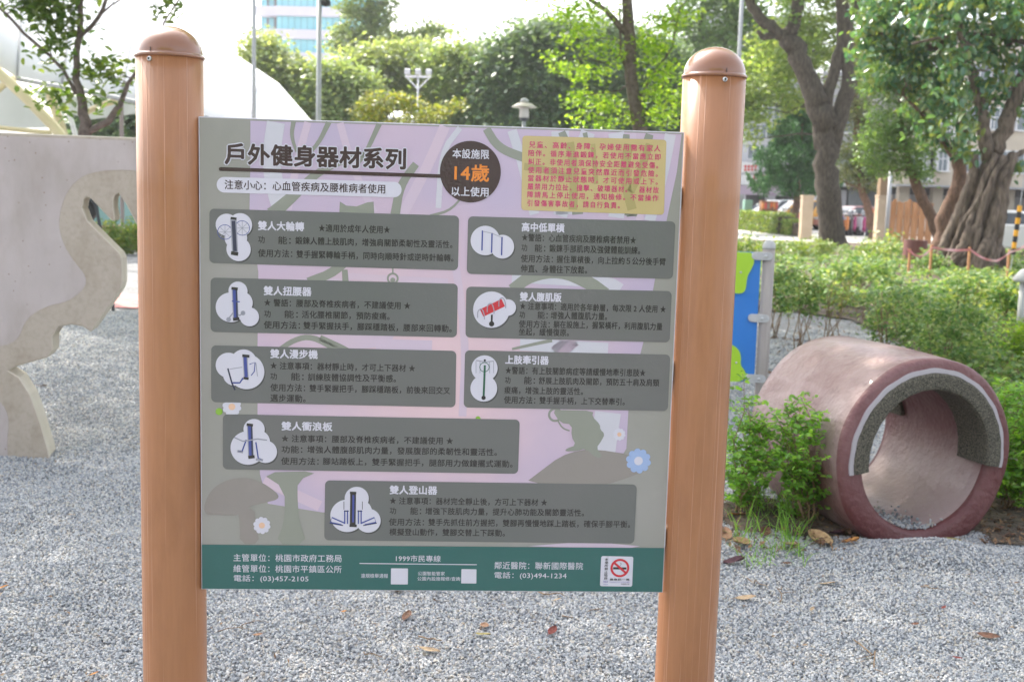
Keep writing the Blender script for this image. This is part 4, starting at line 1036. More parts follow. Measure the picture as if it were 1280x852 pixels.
# ================================================================== FALLEN LEAVES AND TWIGS
def dry_leaf(px, py, lpx, col, label, rz=None, curl=0.35, asp=0.5, z=None, group=None):
    g = gnd(px, py); s = lpx * (g - CAM).length / F_PX
    rz = rng.uniform(0, 6.28) if rz is None else rz
    V = []; F = []; nu, nv = 7, 5
    for i in range(nu):
        u = i / (nu - 1); w = asp * s * 0.5 * math.sin(math.pi * min(1, u * 0.96 + 0.03)) ** 0.75
        for j in range(nv):
            v = j / (nv - 1) * 2 - 1
            x = (u - 0.5) * s; y = v * w
            zz = curl * s * (0.35 * v * v * (w / s) * 2 + 0.55 * (u - 0.5) ** 2 + 0.07 * math.sin(5 * u + 3 * v)) + 0.006
            V.append(Vector((x, y, zz)))
    for i in range(nu - 1):
        for j in range(nv - 1): F.append((i * nv + j, (i + 1) * nv + j, (i + 1) * nv + j + 1, i * nv + j + 1))
    R_ = Euler((rng.uniform(-.25, .25), rng.uniform(-.25, .25), rz)).to_matrix()
    base = Vector((g.x, g.y, float(gh(g.x, g.y)) + 0.010))
    mb = MB(); mb.add([base + R_ @ v for v in V], F)
    mb.tube([base + R_ @ Vector((-s * .5, 0, .008 + curl * s * .13)), base + R_ @ Vector((-s * .72, s * .05, .006))], [s * .014, s * .01], 5)
    m = DM[col]
    return build('fallen_leaf', mb, m, None, smooth=True, label=label, cat='leaf', group='dry leaves fallen on the gravel')
DM = {k: pm('dry_leaf_' + k, a, b, scale=60, rough=0.75, bump=0.5, bscale=90) for k, a, b in (
    ('tan', (0.36, 0.21, 0.12), (0.27, 0.14, 0.08)), ('orange', (0.50, 0.24, 0.07), (0.40, 0.17, 0.05)), ('red', (0.22, 0.045, 0.035), (0.15, 0.04, 0.03)), ('brown', (0.19, 0.085, 0.05), (0.10, 0.05, 0.03)), ('olive', (0.33, 0.28, 0.10), (0.25, 0.2, 0.08)), ('pale', (0.44, 0.32, 0.20), (0.34, 0.24, 0.15)), ('purple', (0.10, 0.04, 0.05), (0.07, 0.03, 0.04)), ('sand', (0.48, 0.33, 0.17), (0.36, 0.22, 0.11)))}
for a in ((605, 787, 22, 'tan', 'salmon brown dry leaf below the middle of the board', 1.5), (604, 803, 21, 'olive', 'small yellow-green leaf touching the salmon brown leaf', -0.5), (690, 795, 20, 'red', 'dark red leaf on the gravel right of the board centre', 1.1),
          (509, 776, 24, 'brown', 'upright curled rusty leaf below the white squares of the board', 1.4), (536, 822, 26, 'pale', 'flat pale pink-brown leaf near the bottom edge of the picture', 0.1), (322, 802, 12, 'tan', 'tiny rusty leaf just right of the left post', 0.5),
          (496, 743, 22, 'brown', 'brown leaf tucked just under the board bottom edge', 0.2), (932, 750, 25, 'pale', 'pale tan leaf with a dark fold right of the right post', 0.1), (1035, 730, 18, 'pale', 'flat tan leaf between the shrub and the camera on the gravel', -0.1),
          (1027, 682, 0, 'tan', '', 0), (1192, 681, 17, 'olive', 'brown-green leaf lying in front of the pipe mouth', -0.4), (1179, 767, 8, 'red', 'tiny red leaf on the open gravel at lower right', 0.6), (1144, 783, 10, 'brown', 'small brown leaf below the tiny red one at lower right', 0.2),
          (1235, 800, 24, 'brown', 'thin rusty leaf at the lower right of the gravel', -0.3), (1196, 826, 12, 'red', 'small reddish leaf near the bottom right corner', 0.0), (983, 709, 13, 'brown', 'small dark brown leaf left of the flat tan leaf', 0.3), (1253, 770, 0, '', '', 0),
          (52, 484, 12, 'tan', 'rusty star-shaped leaf on the gravel right of the climbing wall foot', 0.3), (3, 742, 14, 'orange', 'orange leaf at the left edge of the picture', 0.5), (118, 847, 12, 'orange', 'orange-brown leaf at the bottom beside the left post', 1.0),
          (90, 650, 8, 'pale', 'tiny pale leaf on the gravel below the climbing wall', 0.3), (697, 757, 10, 'sand', 'tiny sandy leaf under the hospital address', 0.2), (430, 770, 7, 'orange', 'tiny orange speck of leaf under the board', 0.2), (958, 443, 8, 'red', 'bright red petal on the far gravel beside the blue play panel', 0.2),
          (762, 790, 8, 'brown', 'tiny brown leaf left of the right post', 0.9), (1015, 760, 9, 'pale', 'small cream leaf on the gravel below the flat tan leaf', 0.9)):
    if a[2] > 0: dry_leaf(*a)
# bigger leaves heaped under the shrub
for a in ((925, 690, 34, 'sand', 'large crumpled tan leaf at the foot of the shrub beside the right post', 0.7), (1024, 683, 44, 'sand', 'largest crumpled tan leaf between the shrub and the pipe', 1.9), (1063, 688, 22, 'orange', 'orange-tan leaf against the foot of the pipe', 0.2),
          (988, 690, 24, 'pale', 'greyish tan leaf in front of the shrub', 0.3), (924, 660, 26, 'orange', 'orange leaf beneath the shrub stems', 0.4), (918, 707, 26, 'purple', 'dark purple leaf at the foot of the right post', 0.0), (1046, 675, 26, 'purple', 'dark blue-purple leaf beside the largest tan leaf', 0.5),
          (1010, 667, 22, 'brown', 'brown leaf under the right side of the shrub', 0.5), (955, 676, 22, 'brown', 'dull brown leaf under the middle of the shrub', 1.3), (1040, 655, 22, 'brown', 'brown leaf in the shade close to the pipe', 2.3), (905, 680, 30, 'tan', 'long tan leaf half behind the right post', 1.5),
          (1248, 668, 18, 'brown', 'dark brown leaf right of the pipe mouth', 1.5), (1262, 676, 16, 'brown', 'curled dark leaf at the right edge beside the pipe', 0.5), (1240, 655, 20, 'orange', 'dim orange leaf under the bush right of the pipe', 0.1)):
    dry_leaf(*a, curl=0.8, asp=0.6)
def ground_twig(p0, p1, r, label):
    a = gnd(*p0); b = gnd(*p1); a.z = float(gh(a.x, a.y)) + .016; b.z = float(gh(b.x, b.y)) + .02
    mb = MB(); pts = wob(a, b, 5, 0.15); mb.tube(pts, [r, r * .9, r * .8, r * .8, r * .6, r * .4], 6)
    q = pts[2]; e = q + (b - a).cross(Vector((0, 0, 1))) * .25 + (b - a) * .15; e.z = q.z + .004
    mb.tube([q, e], [r * .6, r * .3], 5)
    build('fallen_twig', mb, M['twig'], None, smooth=True, label=label, cat='twig', group='twigs lying on the gravel')
for a in (((702, 776), (757, 762), 0.0022, 'thin bare twig lying right of the dark red leaf'), ((672, 744), (706, 753), 0.003, 'brown twig just under the board near the hospital address'), ((523, 802), (553, 810), 0.003, 'bent brown twig above the flat pale leaf'),
          ((490, 742), (530, 741), 0.003, 'dark twig along the lower edge of the board'), ((1068, 803), (1103, 845), 0.003, 'longest twig, slanting down the open gravel at lower right'), ((934, 725), (960, 736), 0.0025, 'short twig right of the right post'),
          ((975, 752), (977, 732), 0.0025, 'thin twig pointing away from the camera right of the right post'), ((272, 798), (332, 788), 0.0018, 'faint twig beside the tiny rusty leaf'), ((455, 817), (478, 826), 0.002, 'small dark twig left of the flat pale leaf'), ((1150, 738), (1180, 744), 0.0018, 'little twig on the gravel in front of the pipe')):
    ground_twig(*a)

# ================================================================== NEAR SHRUBS
def shrub(name, label, base, stems, lm, lsize, nl, cat='shrub', group=None, hexa=True, spread=0.05, stem_r=0.005, up=0.7, aspect=0.5, extra_grass=False, bark='twig'):
    root = empty(name, base, label, cat, group)
    mb = MB(); Ps = []
    for tip in stems:
        tip = Vector(tip)
        p0 = Vector(base) + Vector((rng.uniform(-.05, .05), rng.uniform(-.05, .05), -0.01))
        pts = wob(p0, tip, 5, 0.16)
        mb.tube(pts, [stem_r * (1 - .15 * i) for i in range(6)], 6)
        # side twigs with pinnate leaf rows
        for s in range(nl):
            t = rng.uniform(0.42, 1.02); i = min(4, int(t * 5)); q = pts[i].lerp(pts[i + 1], min(1, t * 5 - i))
            dirn = Vector((rng.normal(), rng.normal(), abs(rng.normal()) * .5 + .15)).normalized()
            Ln = rng.uniform(.5, 1.1) * spread * 2
            e = q + dirn * Ln
            mb.tube([q, e], [stem_r * .35, stem_r * .2], 4, cap=False)
            side = dirn.cross(Vector((0, 0, 1))).normalized()
            k = 5
            for j in range(k):
                c = q.lerp(e, (j + 1) / k)
                for sg in (-1, 1): Ps.append(c + side * sg * lsize * .5 + Vector(rng.normal(size=3)) * lsize * .15)
            Ps.append(e + dirn * lsize * .4)
    build('stem', mb, M[bark], root, smooth=True)
    V, F = leafcloud(np.array([tuple(p) for p in Ps]), lsize, up=up, aspect=aspect, hexa=hexa)
    build('foliage', (V, F), lm, root)
    return root
b0 = gnd(1005, 662); tips = [at(x, y, b0.y + rng.uniform(-.22, .22)) for x, y in ((1000, 515), (1030, 545), (1025, 585), (985, 530), (975, 505), (1008, 560), (1018, 610), (990, 590), (1000, 540), (1030, 570), (962, 560), (1015, 525))]
shrub('leafy_shrub', 'bright green small-leaved shrub with tan stems against the left side of the pipe', b0, tips, L['shrub'], 0.031, 16, spread=0.065)
b0 = gnd(928, 655); tips = [at(x, y, b0.y + rng.uniform(-.22, .22)) for x, y in ((935, 500), (945, 530), (925, 520), (915, 560), (950, 560), (938, 600), (920, 600), (960, 600), (940, 575), (905, 545), (955, 540), (930, 480))]
shrub('leafy_shrub', 'bright green shrub half hidden behind the right post', b0, tips, L['shrub'], 0.030, 15, spread=0.065)
b0 = gnd(1262, 640); tips = [at(x, y, b0.y + rng.uniform(-.3, .3)) for x, y in ((1250, 520), (1270, 480), (1290, 500), (1262, 560), (1248, 600), (1275, 540), (1300, 540), (1285, 600), (1265, 600), (1310, 480), (1255, 490), (1280, 570), (1320, 560))]
shrub('leafy_shrub', 'dense green bush on the dark soil right of the pipe mouth', b0, tips, L['shrub'], 0.032, 34, spread=0.08)
b0 = gnd(1290, 470) ; tips = [at(x, y, b0.y + rng.uniform(-.2, .2)) for x, y in ((1262, 430), (1275, 410), (1290, 400), (1270, 450), (1300, 420), (1282, 440))]
shrub('lime_shrub', 'yellow-lime leafed shrub cut by the right edge above the pipe', b0, tips, L['lime'], 0.045, 16, spread=0.12)
# grass tufts between shrub and gravel
mb = MB()
for i in range(260):
    px, py = rng.uniform(915, 1010), rng.uniform(640, 712)
    if i > 200: px, py = rng.uniform(975, 1000), rng.uniform(650, 700)
    g = gnd(px, py); g.z = float(gh(g.x, g.y)); hgt = rng.uniform(.05, .22 if py < 690 else .1); dx, dy = rng.normal() * .07, rng.normal() * .05
    w = 0.0022
    a = rng.uniform(0, 3.14); s = Vector((math.cos(a), math.sin(a), 0)) * w
    p1 = g + Vector((dx * .4, dy * .4, hgt * .6)); p2 = g + Vector((dx, dy, hgt))
    mb.add([g - s, g + s, p1 + s * .8, p1 - s * .8, p2], [(0, 1, 2, 3), (3, 2, 4)])
build('grass_tufts', mb, L['shrub'], kind='stuff')
# leaf litter and bark crumbs on the soil
mb = MB()
def litter(pxr, pyr, n, sz):
    for i in range(n):
        g = gnd(rng.uniform(*pxr), rng.uniform(*pyr)); g.z = float(gh(g.x, g.y)) + rng.uniform(.022, .04)
        R_ = Euler((rng.normal() * .4, rng.normal() * .4, rng.uniform(0, 6))).to_matrix(); s = sz * rng.uniform(.4, 1.4)
        mb.add([g + R_ @ Vector(v) * s for v in ((-1, 0, 0), (0, -.4, .15), (1, 0, .1), (0, .4, .2))], [(0, 1, 2, 3)])
litter((900, 1070), (640, 700), 420, 0.016); litter((1225, 1290), (600, 690), 400, 0.016); litter((960, 1200), (395, 470), 500, 0.03)
build('leaf_litter', mb, leafmat('litter', [(0.05, 0.03, 0.02), (0.14, 0.08, 0.05), (0.25, 0.15, 0.08), (0.10, 0.05, 0.03)], trans=0.1, rough=0.8), kind='stuff')
mb = MB()   # dark soil patches under the near shrubs
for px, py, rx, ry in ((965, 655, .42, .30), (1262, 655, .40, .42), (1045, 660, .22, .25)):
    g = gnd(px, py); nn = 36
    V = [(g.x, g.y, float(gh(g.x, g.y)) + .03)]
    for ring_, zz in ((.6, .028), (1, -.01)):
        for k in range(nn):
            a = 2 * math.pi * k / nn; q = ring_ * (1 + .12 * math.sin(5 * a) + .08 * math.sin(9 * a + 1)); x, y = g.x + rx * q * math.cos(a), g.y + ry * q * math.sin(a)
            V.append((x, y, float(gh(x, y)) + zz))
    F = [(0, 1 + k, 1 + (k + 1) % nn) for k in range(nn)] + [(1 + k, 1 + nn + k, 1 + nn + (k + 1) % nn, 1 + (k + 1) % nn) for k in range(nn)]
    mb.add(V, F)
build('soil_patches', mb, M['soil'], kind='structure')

# ================================================================== TREES IN VIEW
def blob(px, py, Y, rx, rz, ry=None):
    """centre pixel, depth, radii in pixels -> (centre, radii in metres)"""
    k = mpp(Y); return (tuple(at(px, py, Y)), (rx * k, (ry or rx) * k, rz * k))
def trk(pts, Y, wpx):
    return ([at(x, y, Y) for x, y in pts], [w * mpp(Y) / 2 for w in wpx])
# young tree at the left
Y = 16
tree('young_tree', 'slim young tree with three bare forking limbs behind the climbing wall', gx(92, Y),
     [([gx(90, Y, -.1)] + [at(x, y, Y) for x, y in ((92, 300), (100, 200), (108, 165), (103, 130), (96, 100), (95, 75), (99, 45), (101, 10), (100, -60), (104, -140))], [8 * mpp(Y)] * 2 + [w * mpp(Y) / 2 for w in (16, 15, 11, 9, 8, 7, 6.5, 5, 3)]),
      trk([(97, 48), (112, 36), (126, 18), (133, 0), (150, -60)], Y, [6, 5, 5, 4, 3]), trk([(95, 118), (80, 88), (62, 70), (30, 42), (8, 18), (-12, 0)], Y, [5, 4, 4, 4, 3.5, 3]),
      trk([(112, 164), (135, 152), (150, 130), (160, 105), (174, 85), (200, 40)], Y, [9, 8, 7, 5, 4, 3]), trk([(197, 60), (205, 28), (222, 2), (235, -30)], Y, [2, 2, 2, 1.5]), trk([(126, 18), (140, 6), (150, 0)], Y, [3, 2, 2]), trk([(66, 74), (60, 55), (40, 35)], Y, [1.6, 1.3, 1])],
     [blob(40, 8, Y, 30, 14), blob(75, 20, Y, 26, 22), blob(60, -30, Y, 60, 30), blob(82, 50, Y, 14, 12), blob(67, 72, Y, 9, 22), blob(125, 75, Y, 16, 10), blob(140, 100, Y, 20, 10), blob(160, 85, Y, 10, 8), blob(70, 128, Y, 14, 12), blob(48, 115, Y, 12, 6), blob(125, 130, Y, 14, 10), blob(104, 100, Y, 5, 12),
      blob(205, 10, Y, 14, 9), blob(150, -60, Y, 80, 40), blob(30, -70, Y, 70, 40), blob(100, -130, Y, 100, 50)], 560, 11, 0.13, 0.13, L['young'], M['bark_young'], droop=.35, hexa=True, aspect=.45, branch_r=0.01, nbranch=60)
# central tree with lime leaves
Y = 20
tree('park_tree', 'tall park tree with bright lime leaves behind the right half of the board', gx(806, Y),
     [([gx(806, Y, -.2)] + [at(x, y, Y) for x, y in ((806, 300), (801, 164), (795, 130), (789, 95), (788, 60), (785, 20), (783, -60), (790, -200))], [.18, .15, .125, .11, .1, .1, .095, .08, .05]),
      trk([(785, 44), (772, 30), (758, 14), (738, 0), (700, -60)], Y, [9, 7, 6, 5, 3]), trk([(790, 100), (776, 70), (775, 10)], Y, [4, 3, 2]), trk([(795, 130), (812, 100), (840, 60), (850, 10)], Y, [3, 3, 2, 2])],
     [blob(740, 18, Y, 44, 16), blob(720, 45, Y, 30, 12), blob(700, 78, Y, 30, 10), blob(735, 92, Y, 32, 12), blob(760, 62, Y, 25, 16), blob(735, 125, Y, 32, 12), blob(775, 140, Y, 40, 14), blob(830, 115, Y, 34, 22), blob(850, 85, Y, 28, 14), blob(835, 145, Y, 26, 14), blob(820, 40, Y, 30, 22), blob(815, 70, Y, 20, 20), blob(735, 155, Y, 40, 8),
      blob(700, 10, Y, 30, 8), blob(850, 20, Y, 30, 12), blob(760, -60, Y, 120, 45), blob(840, -80, Y, 100, 50), blob(780, -170, Y, 140, 60)], 900, 20, 0.11, 0.085, L['lime'], M['bark_young'], droop=.1, aspect=.6, branch_r=.02, nbranch=60)
# overhead sprig from a bough out of the picture is part of the shade tree further down

# the big forked tree on the right
Y = 42
tree('forked_tree', 'stout grey-barked tree forking into two heavy limbs left of the rubber tree', gx(1036, Y),
     [([gx(1044, Y, -.3), at(1042, 300, Y)] + [at(x, y, Y) for x, y in ((1037, 270), (1034, 230), (1033, 190), (1032, 160), (1027, 140), (1018, 118), (1005, 90), (995, 62), (984, 42))], [w * mpp(Y) / 2 for w in (44, 34, 31, 29, 28, 30, 31, 27, 24, 24, 22)]),
      trk([(984, 46), (968, 38), (952, 26), (940, 8), (930, -20), (915, -80)], Y, [16, 15, 14, 12, 11, 8]), trk([(989, 44), (993, 25), (998, 5), (1003, -30), (1010, -90)], Y, [17, 16, 15, 13, 9]), trk([(966, 44), (955, 47), (946, 40)], Y, [9, 8, 5]),
      trk([(1032, 150), (1034, 120), (1044, 85), (1054, 50), (1056, 28), (1052, 5), (1052, -40)], Y, [14, 15, 15, 15, 22, 15, 12]), trk([(1056, 30), (1066, 22), (1072, 5), (1080, -40)], Y, [13, 9, 8, 6]),
      trk([(1040, 200), (1046, 160), (1056, 120), (1060, 90), (1057, 50), (1052, 20)], Y, [18, 22, 20, 17, 15, 12])],
     [blob(1000, -60, Y, 110, 50), blob(930, -40, Y, 80, 36), blob(1080, -50, Y, 80, 40), blob(1000, 8, Y, 16, 8), blob(1010, -150, Y, 140, 60), blob(992, 18, Y, 10, 6)], 420, 26, .25, .2, L['mid'], M['bark'], aspect=.55, branch_r=.05, nbranch=30)
# pale airy tree behind it
Y = 58
tree('broad_tree', 'airy light green tree filling the gap behind the forked tree', gx(1040, Y),
     [([gx(1040, Y), at(1036, 200, Y), at(1010, 100, Y), at(990, 0, Y), at(1000, -80, Y)], [.3, .25, .2, .14, .08])],
     [blob(950, 100, Y, 40, 32), blob(940, 140, Y, 30, 20), blob(1000, 60, Y, 55, 40), blob(1015, 20, Y, 45, 40), blob(990, 110, Y, 40, 30), blob(1085, 30, Y, 30, 45), blob(1090, 80, Y, 35, 30), blob(1000, -60, Y, 110, 60), blob(925, 120, Y, 20, 24), blob(935, 170, Y, 12, 12)], 800, 30, .35, .24, L['pale'], M['bark'], aspect=.6, branch_r=.06, nbranch=30)
Y = 75
tree('broad_tree', 'hazy mid-green tree showing gaps of sky left of the right post top', gx(880, Y),
     [([gx(880, Y), at(880, 150, Y), at(875, 60, Y), at(880, -20, Y)], [.35, .3, .2, .12])],
     [blob(885, 25, Y, 50, 28), blob(920, 60, Y, 50, 26), blob(860, 70, Y, 30, 20), blob(930, 10, Y, 30, 20), blob(890, 90, Y, 45, 14), blob(960, 60, Y, 30, 30), blob(900, -40, Y, 90, 40), blob(950, 95, Y, 25, 15), blob(845, 110, Y, 25, 25)], 700, 26, .5, .33, L['mid'], M['bark'], aspect=.6, branch_r=.08, nbranch=24)
# juniper
Y = 62
def juniper():
    base = gx(993, Y, -.05)
    root = empty('juniper', base, 'dense dark green juniper with upswept tufts on a short brown stem near the path', 'tree')
    mb = MB(); mb.tube([base, at(993, 275, Y), at(996, 250, Y), at(1000, 200, Y), at(1003, 150, Y)], [.3, .2, .18, .12, .05], 10); build('trunk', mb, M['bark_red'], root, smooth=True)
    Ps = []; D = []
    for i in range(470):
        h = rng.uniform(0, 1) ** 1.1
        py = 246 - h * 108
        wmax = (54 if h < .35 else 54 - (h - .35) * 62) * (0.75 + .25 * math.sin(h * 21))
        a = rng.uniform(0, 6.28); r = wmax * rng.uniform(.55, 1.05)
        cx = 992 + 10 * h
        c = at(cx, py, Y) + Vector((math.cos(a) * r, math.sin(a) * r, 0)) * mpp(Y)
        d = Vector((math.cos(a) * .5, math.sin(a) * .5, 1)).normalized()
        for j in range(52):
            t = rng.uniform(0, 1); q = c + d * (t * .8) + Vector(rng.normal(size=3)) * .13 * (1 - t * .7)
            Ps.append(tuple(q)); D.append(tuple(d))
    V, F = leafcloud(np.array(Ps), .19, up=0, aspect=.45, out=np.array(D) * 1.5); build('crown', (V, F), L['juniper'], root)
juniper()
# open dark conifer behind
Y = 52
tree('slender_tree', 'slender ragged tree with olive foliage leaning right beside the scooters', gx(1092, Y),
     [([gx(1094, Y), at(1092, 290, Y), at(1084, 260, Y), at(1077, 235, Y), at(1071, 200, Y), at(1070, 150, Y), at(1068, 100, Y), at(1066, 40, Y)], [w * mpp(Y) / 2 for w in (13, 11, 10, 9, 8, 7, 6, 4)]), trk([(1077, 236), (1068, 231), (1058, 230)], Y, [6, 5, 3])],
     [blob(1078, 110, Y, 18, 14), blob(1070, 140, Y, 22, 14), blob(1085, 165, Y, 22, 14), blob(1065, 190, Y, 20, 14), blob(1090, 205, Y, 26, 12), blob(1060, 215, Y, 16, 10), blob(1080, 225, Y, 26, 9), blob(1075, 75, Y, 18, 14), blob(1098, 225, Y, 16, 10)], 260, 30, .3, .2, L['olive'], M['bark_red'], aspect=.4, branch_r=.05, nbranch=30)
# tree with silvery light foliage and leaning trunk
Y = 36
tree('leaning_tree', 'tree with a left-leaning reddish trunk and silvery light foliage by the wooden fence', gx(1172, Y),
     [([gx(1173, Y), at(1172, 300, Y), at(1165, 275, Y), at(1155, 252, Y), at(1145, 232, Y), at(1138, 212, Y), at(1130, 170, Y), at(1125, 120, Y)], [w * mpp(Y) / 2 for w in (18, 15, 14, 14, 13, 10, 7, 4)])],
     [blob(1105, 110, Y, 28, 18), blob(1120, 145, Y, 32, 20), blob(1100, 175, Y, 28, 16), blob(1130, 190, Y, 34, 18), blob(1115, 212, Y, 30, 12), blob(1145, 165, Y, 28, 22), blob(1090, 200, Y, 14, 10), blob(1145, 215, Y, 20, 10), blob(1120, 80, Y, 40, 30), blob(1160, 120, Y, 30, 30)], 520, 26, .2, .12, L['mid'], M['bark_red'], aspect=.55, branch_r=.04, nbranch=36)
# rubber trees
Y = 31
tree('rubber_tree', 'rubber tree with a reddish right-leaning trunk beside the banyan-like roots', gx(1178, Y),
     [([gx(1176, Y), at(1178, 300, Y), at(1184, 265, Y), at(1196, 240, Y), at(1200, 215, Y), at(1205, 180, Y), at(1200, 120, Y), at(1180, 60, Y)], [w * mpp(Y) / 2 for w in (26, 22, 18, 21, 16, 15, 12, 8)]), trk([(1200, 215), (1188, 190), (1160, 150), (1130, 120)], Y, [12, 9, 6, 3])],
     [blob(1170, 120, Y, 50, 30), blob(1130, 90, Y, 40, 26), blob(1100, 60, Y, 30, 22), blob(1185, 165, Y, 40, 18), blob(1160, 50, Y, 60, 36), blob(1120, 20, Y, 50, 26), blob(1095, 30, Y, 30, 20), blob(1150, -20, Y, 80, 40), blob(1190, 190, Y, 30, 10), blob(1090, 100, Y, 14, 12)], 330, 15, .19, .205, L['rubber'], M['bark_red'], droop=.9, aspect=.5, hexa=True, up=.15, branch_r=.05, nbranch=40, group='rubber trees at the right')
Y = 28.5
base = gx(1217, Y)
strands = []
for i in range(22):
    a = 2 * math.pi * i / 22 + rng.uniform(-.2, .2)
    R0 = rng.uniform(.36, .62); R1 = rng.uniform(.10, .32)
    p0 = base + Vector((math.cos(a) * R0, math.sin(a) * R0 * .8, -.1)); 
    pts = [p0]
    for h in (.15, .5, .85, 1.25, 1.7, 2.3, 2.9):
        t = h / 2.9; rr = R0 * (1 - t) ** 1.6 + R1 * (0.8 + .5 * t); aa = a + t * .8 + .12 * math.sin(5 * t + i)
        lean = Vector((.46 * t ** 1.3, 0, 0))
        pts.append(base + lean + Vector((math.cos(aa) * rr, math.sin(aa) * rr * .8, h)) + Vector(rng.normal(size=3)) * .045)
    r = rng.uniform(.045, .15)
    strands.append((pts, [r * 1.5, r * 1.2, r, r * 1.05, r * .95, r, r * .9, r * .8]))
strands.append(([base + Vector((0, 0, -.1)), base + Vector((.1, 0, .8)), base + Vector((.3, 0, 1.6)), base + Vector((.62, 0, 2.8))], [.38, .32, .26, .22]))
strands.append(trk([(1243, 190), (1255, 165), (1264, 135), (1276, 105), (1295, 70), (1310, 0)], Y, [22, 20, 18, 17, 14, 9]))
strands.append(trk([(1238, 200), (1232, 170), (1228, 140), (1215, 90), (1200, 40), (1190, -30)], Y, [20, 17, 13, 12, 9, 6]))
strands.append(trk([(1256, 205), (1268, 195), (1282, 188), (1310, 170)], Y, [9, 7, 6, 5]))
strands.append(trk([(1300, 60), (1255, 45), (1220, 42), (1185, 45), (1140, 55)], Y, [7, 5, 4, 4, 3]))
strands.append(trk([(1290, 90), (1262, 112), (1240, 125), (1215, 128)], Y, [5, 4, 3, 2]))
tree('banyan_tree', 'thick old rubber tree whose trunk is wrapped in twisted grey aerial roots', base, strands,
     [blob(1230, 20, Y, 60, 40), blob(1270, 60, Y, 50, 30), blob(1215, 75, Y, 40, 26), blob(1255, 110, Y, 36, 18), blob(1210, 120, Y, 34, 20), blob(1280, 130, Y, 24, 16), blob(1240, -40, Y, 120, 40), blob(1200, 160, Y, 22, 14), blob(1232, 145, Y, 18, 10), blob(1180, 20, Y, 50, 26), blob(1212, 192, Y, 6, 10), blob(1273, 205, Y, 7, 9), blob(1300, 20, Y, 60, 60)], 310, 15, .18, .205, L['rubber'], M['bark_banyan'], droop=.9, aspect=.52, hexa=True, up=.15, branch_r=.04, nbranch=40, group='rubber trees at the right')
# row of trees closing the park
rowg = 'row of bushy trees beyond the board'
def rowtree(label, px, Y, blobs, lm, n=800, nl=52, ls=.25, sp=.5):
    tree('bushy_tree', label, gx(px, Y), [([gx(px, Y), at(px, 200, Y), at(px, 120, Y)], [.28, .22, .12])], [blob(*b_[:2], Y, *b_[2:]) for b_ in blobs], n, nl, sp, ls, lm, M['bark'], group=rowg, aspect=.6, branch_r=.06, nbranch=12)
rowtree('pale yellow-green bushy tree just left of the grey lamp pole', 350, 56, [(330, 85, 24, 20), (355, 95, 30, 22), (375, 110, 26, 22), (345, 130, 30, 26), (380, 140, 30, 20), (350, 180, 60, 40), (325, 60, 14, 10)], L['rowpale'])
rowtree('green bushy tree just right of the grey lamp pole', 425, 55, [(415, 110, 26, 26), (440, 120, 30, 26), (400, 135, 24, 22), (430, 150, 34, 24), (430, 190, 50, 40)], L['row'])
rowtree('pale rounded tree behind the three floodlights', 480, 60, [(460, 88, 34, 24), (490, 84, 36, 24), (520, 85, 32, 24), (475, 115, 34, 26), (510, 120, 34, 26), (490, 180, 60, 50)], L['rowpale'], 900)
rowtree('light green bushy tree right of the three floodlights', 575, 58, [(560, 85, 32, 24), (590, 88, 34, 24), (575, 115, 40, 26), (600, 130, 36, 26), (560, 140, 30, 20), (580, 190, 60, 50)], L['row'], 900)
rowtree('blue-green dark tree left of the garden lantern', 650, 56, [(635, 80, 30, 26), (665, 60, 32, 26), (650, 105, 40, 28), (625, 130, 34, 26), (670, 130, 34, 26), (650, 190, 60, 50)], L['dark'], 1000)
rowtree('tallest dark tree behind the garden lantern', 710, 57, [(690, 52, 30, 24), (715, 60, 30, 28), (700, 90, 36, 26), (730, 95, 34, 26), (700, 130, 36, 26), (740, 130, 34, 26), (710, 190, 60, 50)], L['dark'], 1000)
rowtree('dark tree showing through behind the lime-leaved park tree', 790, 59, [(760, 60, 30, 30), (790, 70, 34, 30), (820, 80, 34, 30), (780, 110, 40, 30), (820, 120, 36, 30), (850, 140, 34, 26), (800, 190, 70, 50)], L['dark'], 1000)
Y = 72
tree('spreading_tree', 'tall spreading tree with a long right bough in front of the glass office tower', gx(470, Y),
     [([gx(470, Y), at(470, 100, Y), at(469, 60, Y), at(466, 30, Y), at(455, -20, Y)], [.3, .25, .2, .15, .1]), trk([(469, 60), (485, 48), (505, 44), (535, 40), (560, 35)], Y, [6, 5, 4, 3, 2])],
     [blob(450, 12, Y, 24, 14), blob(435, 45, Y, 20, 12), blob(460, 40, Y, 22, 12), blob(478, 25, Y, 16, 10), blob(480, 5, Y, 16, 8), blob(500, 50, Y, 22, 9), blob(530, 46, Y, 22, 8), blob(552, 38, Y, 18, 6), blob(535, 34, Y, 14, 5), blob(455, 62, Y, 24, 10), blob(425, 60, Y, 14, 8), blob(455, -40, Y, 50, 30), blob(540, 60, Y, 14, 6)], 420, 22, .35, .3, L['row'], M['bark'], aspect=.6, branch_r=.06, nbranch=30)
Y = 24
tree('small_tree', 'low yellowing tree whose top just shows above the board under the floodlights', gx(500, Y),
     [([gx(500, Y), at(500, 250, Y), at(495, 190, Y)], [.08, .07, .04])], [blob(470, 130, Y, 22, 14), blob(460, 145, Y, 18, 10), blob(505, 128, Y, 18, 9), blob(535, 138, Y, 30, 9), blob(565, 130, Y, 14, 6), blob(520, 148, Y, 40, 8), blob(490, 180, Y, 50, 30)], 300, 12, .1, .11, L['yellow'], M['bark_young'], aspect=.45, droop=.4, branch_r=.015, nbranch=50)
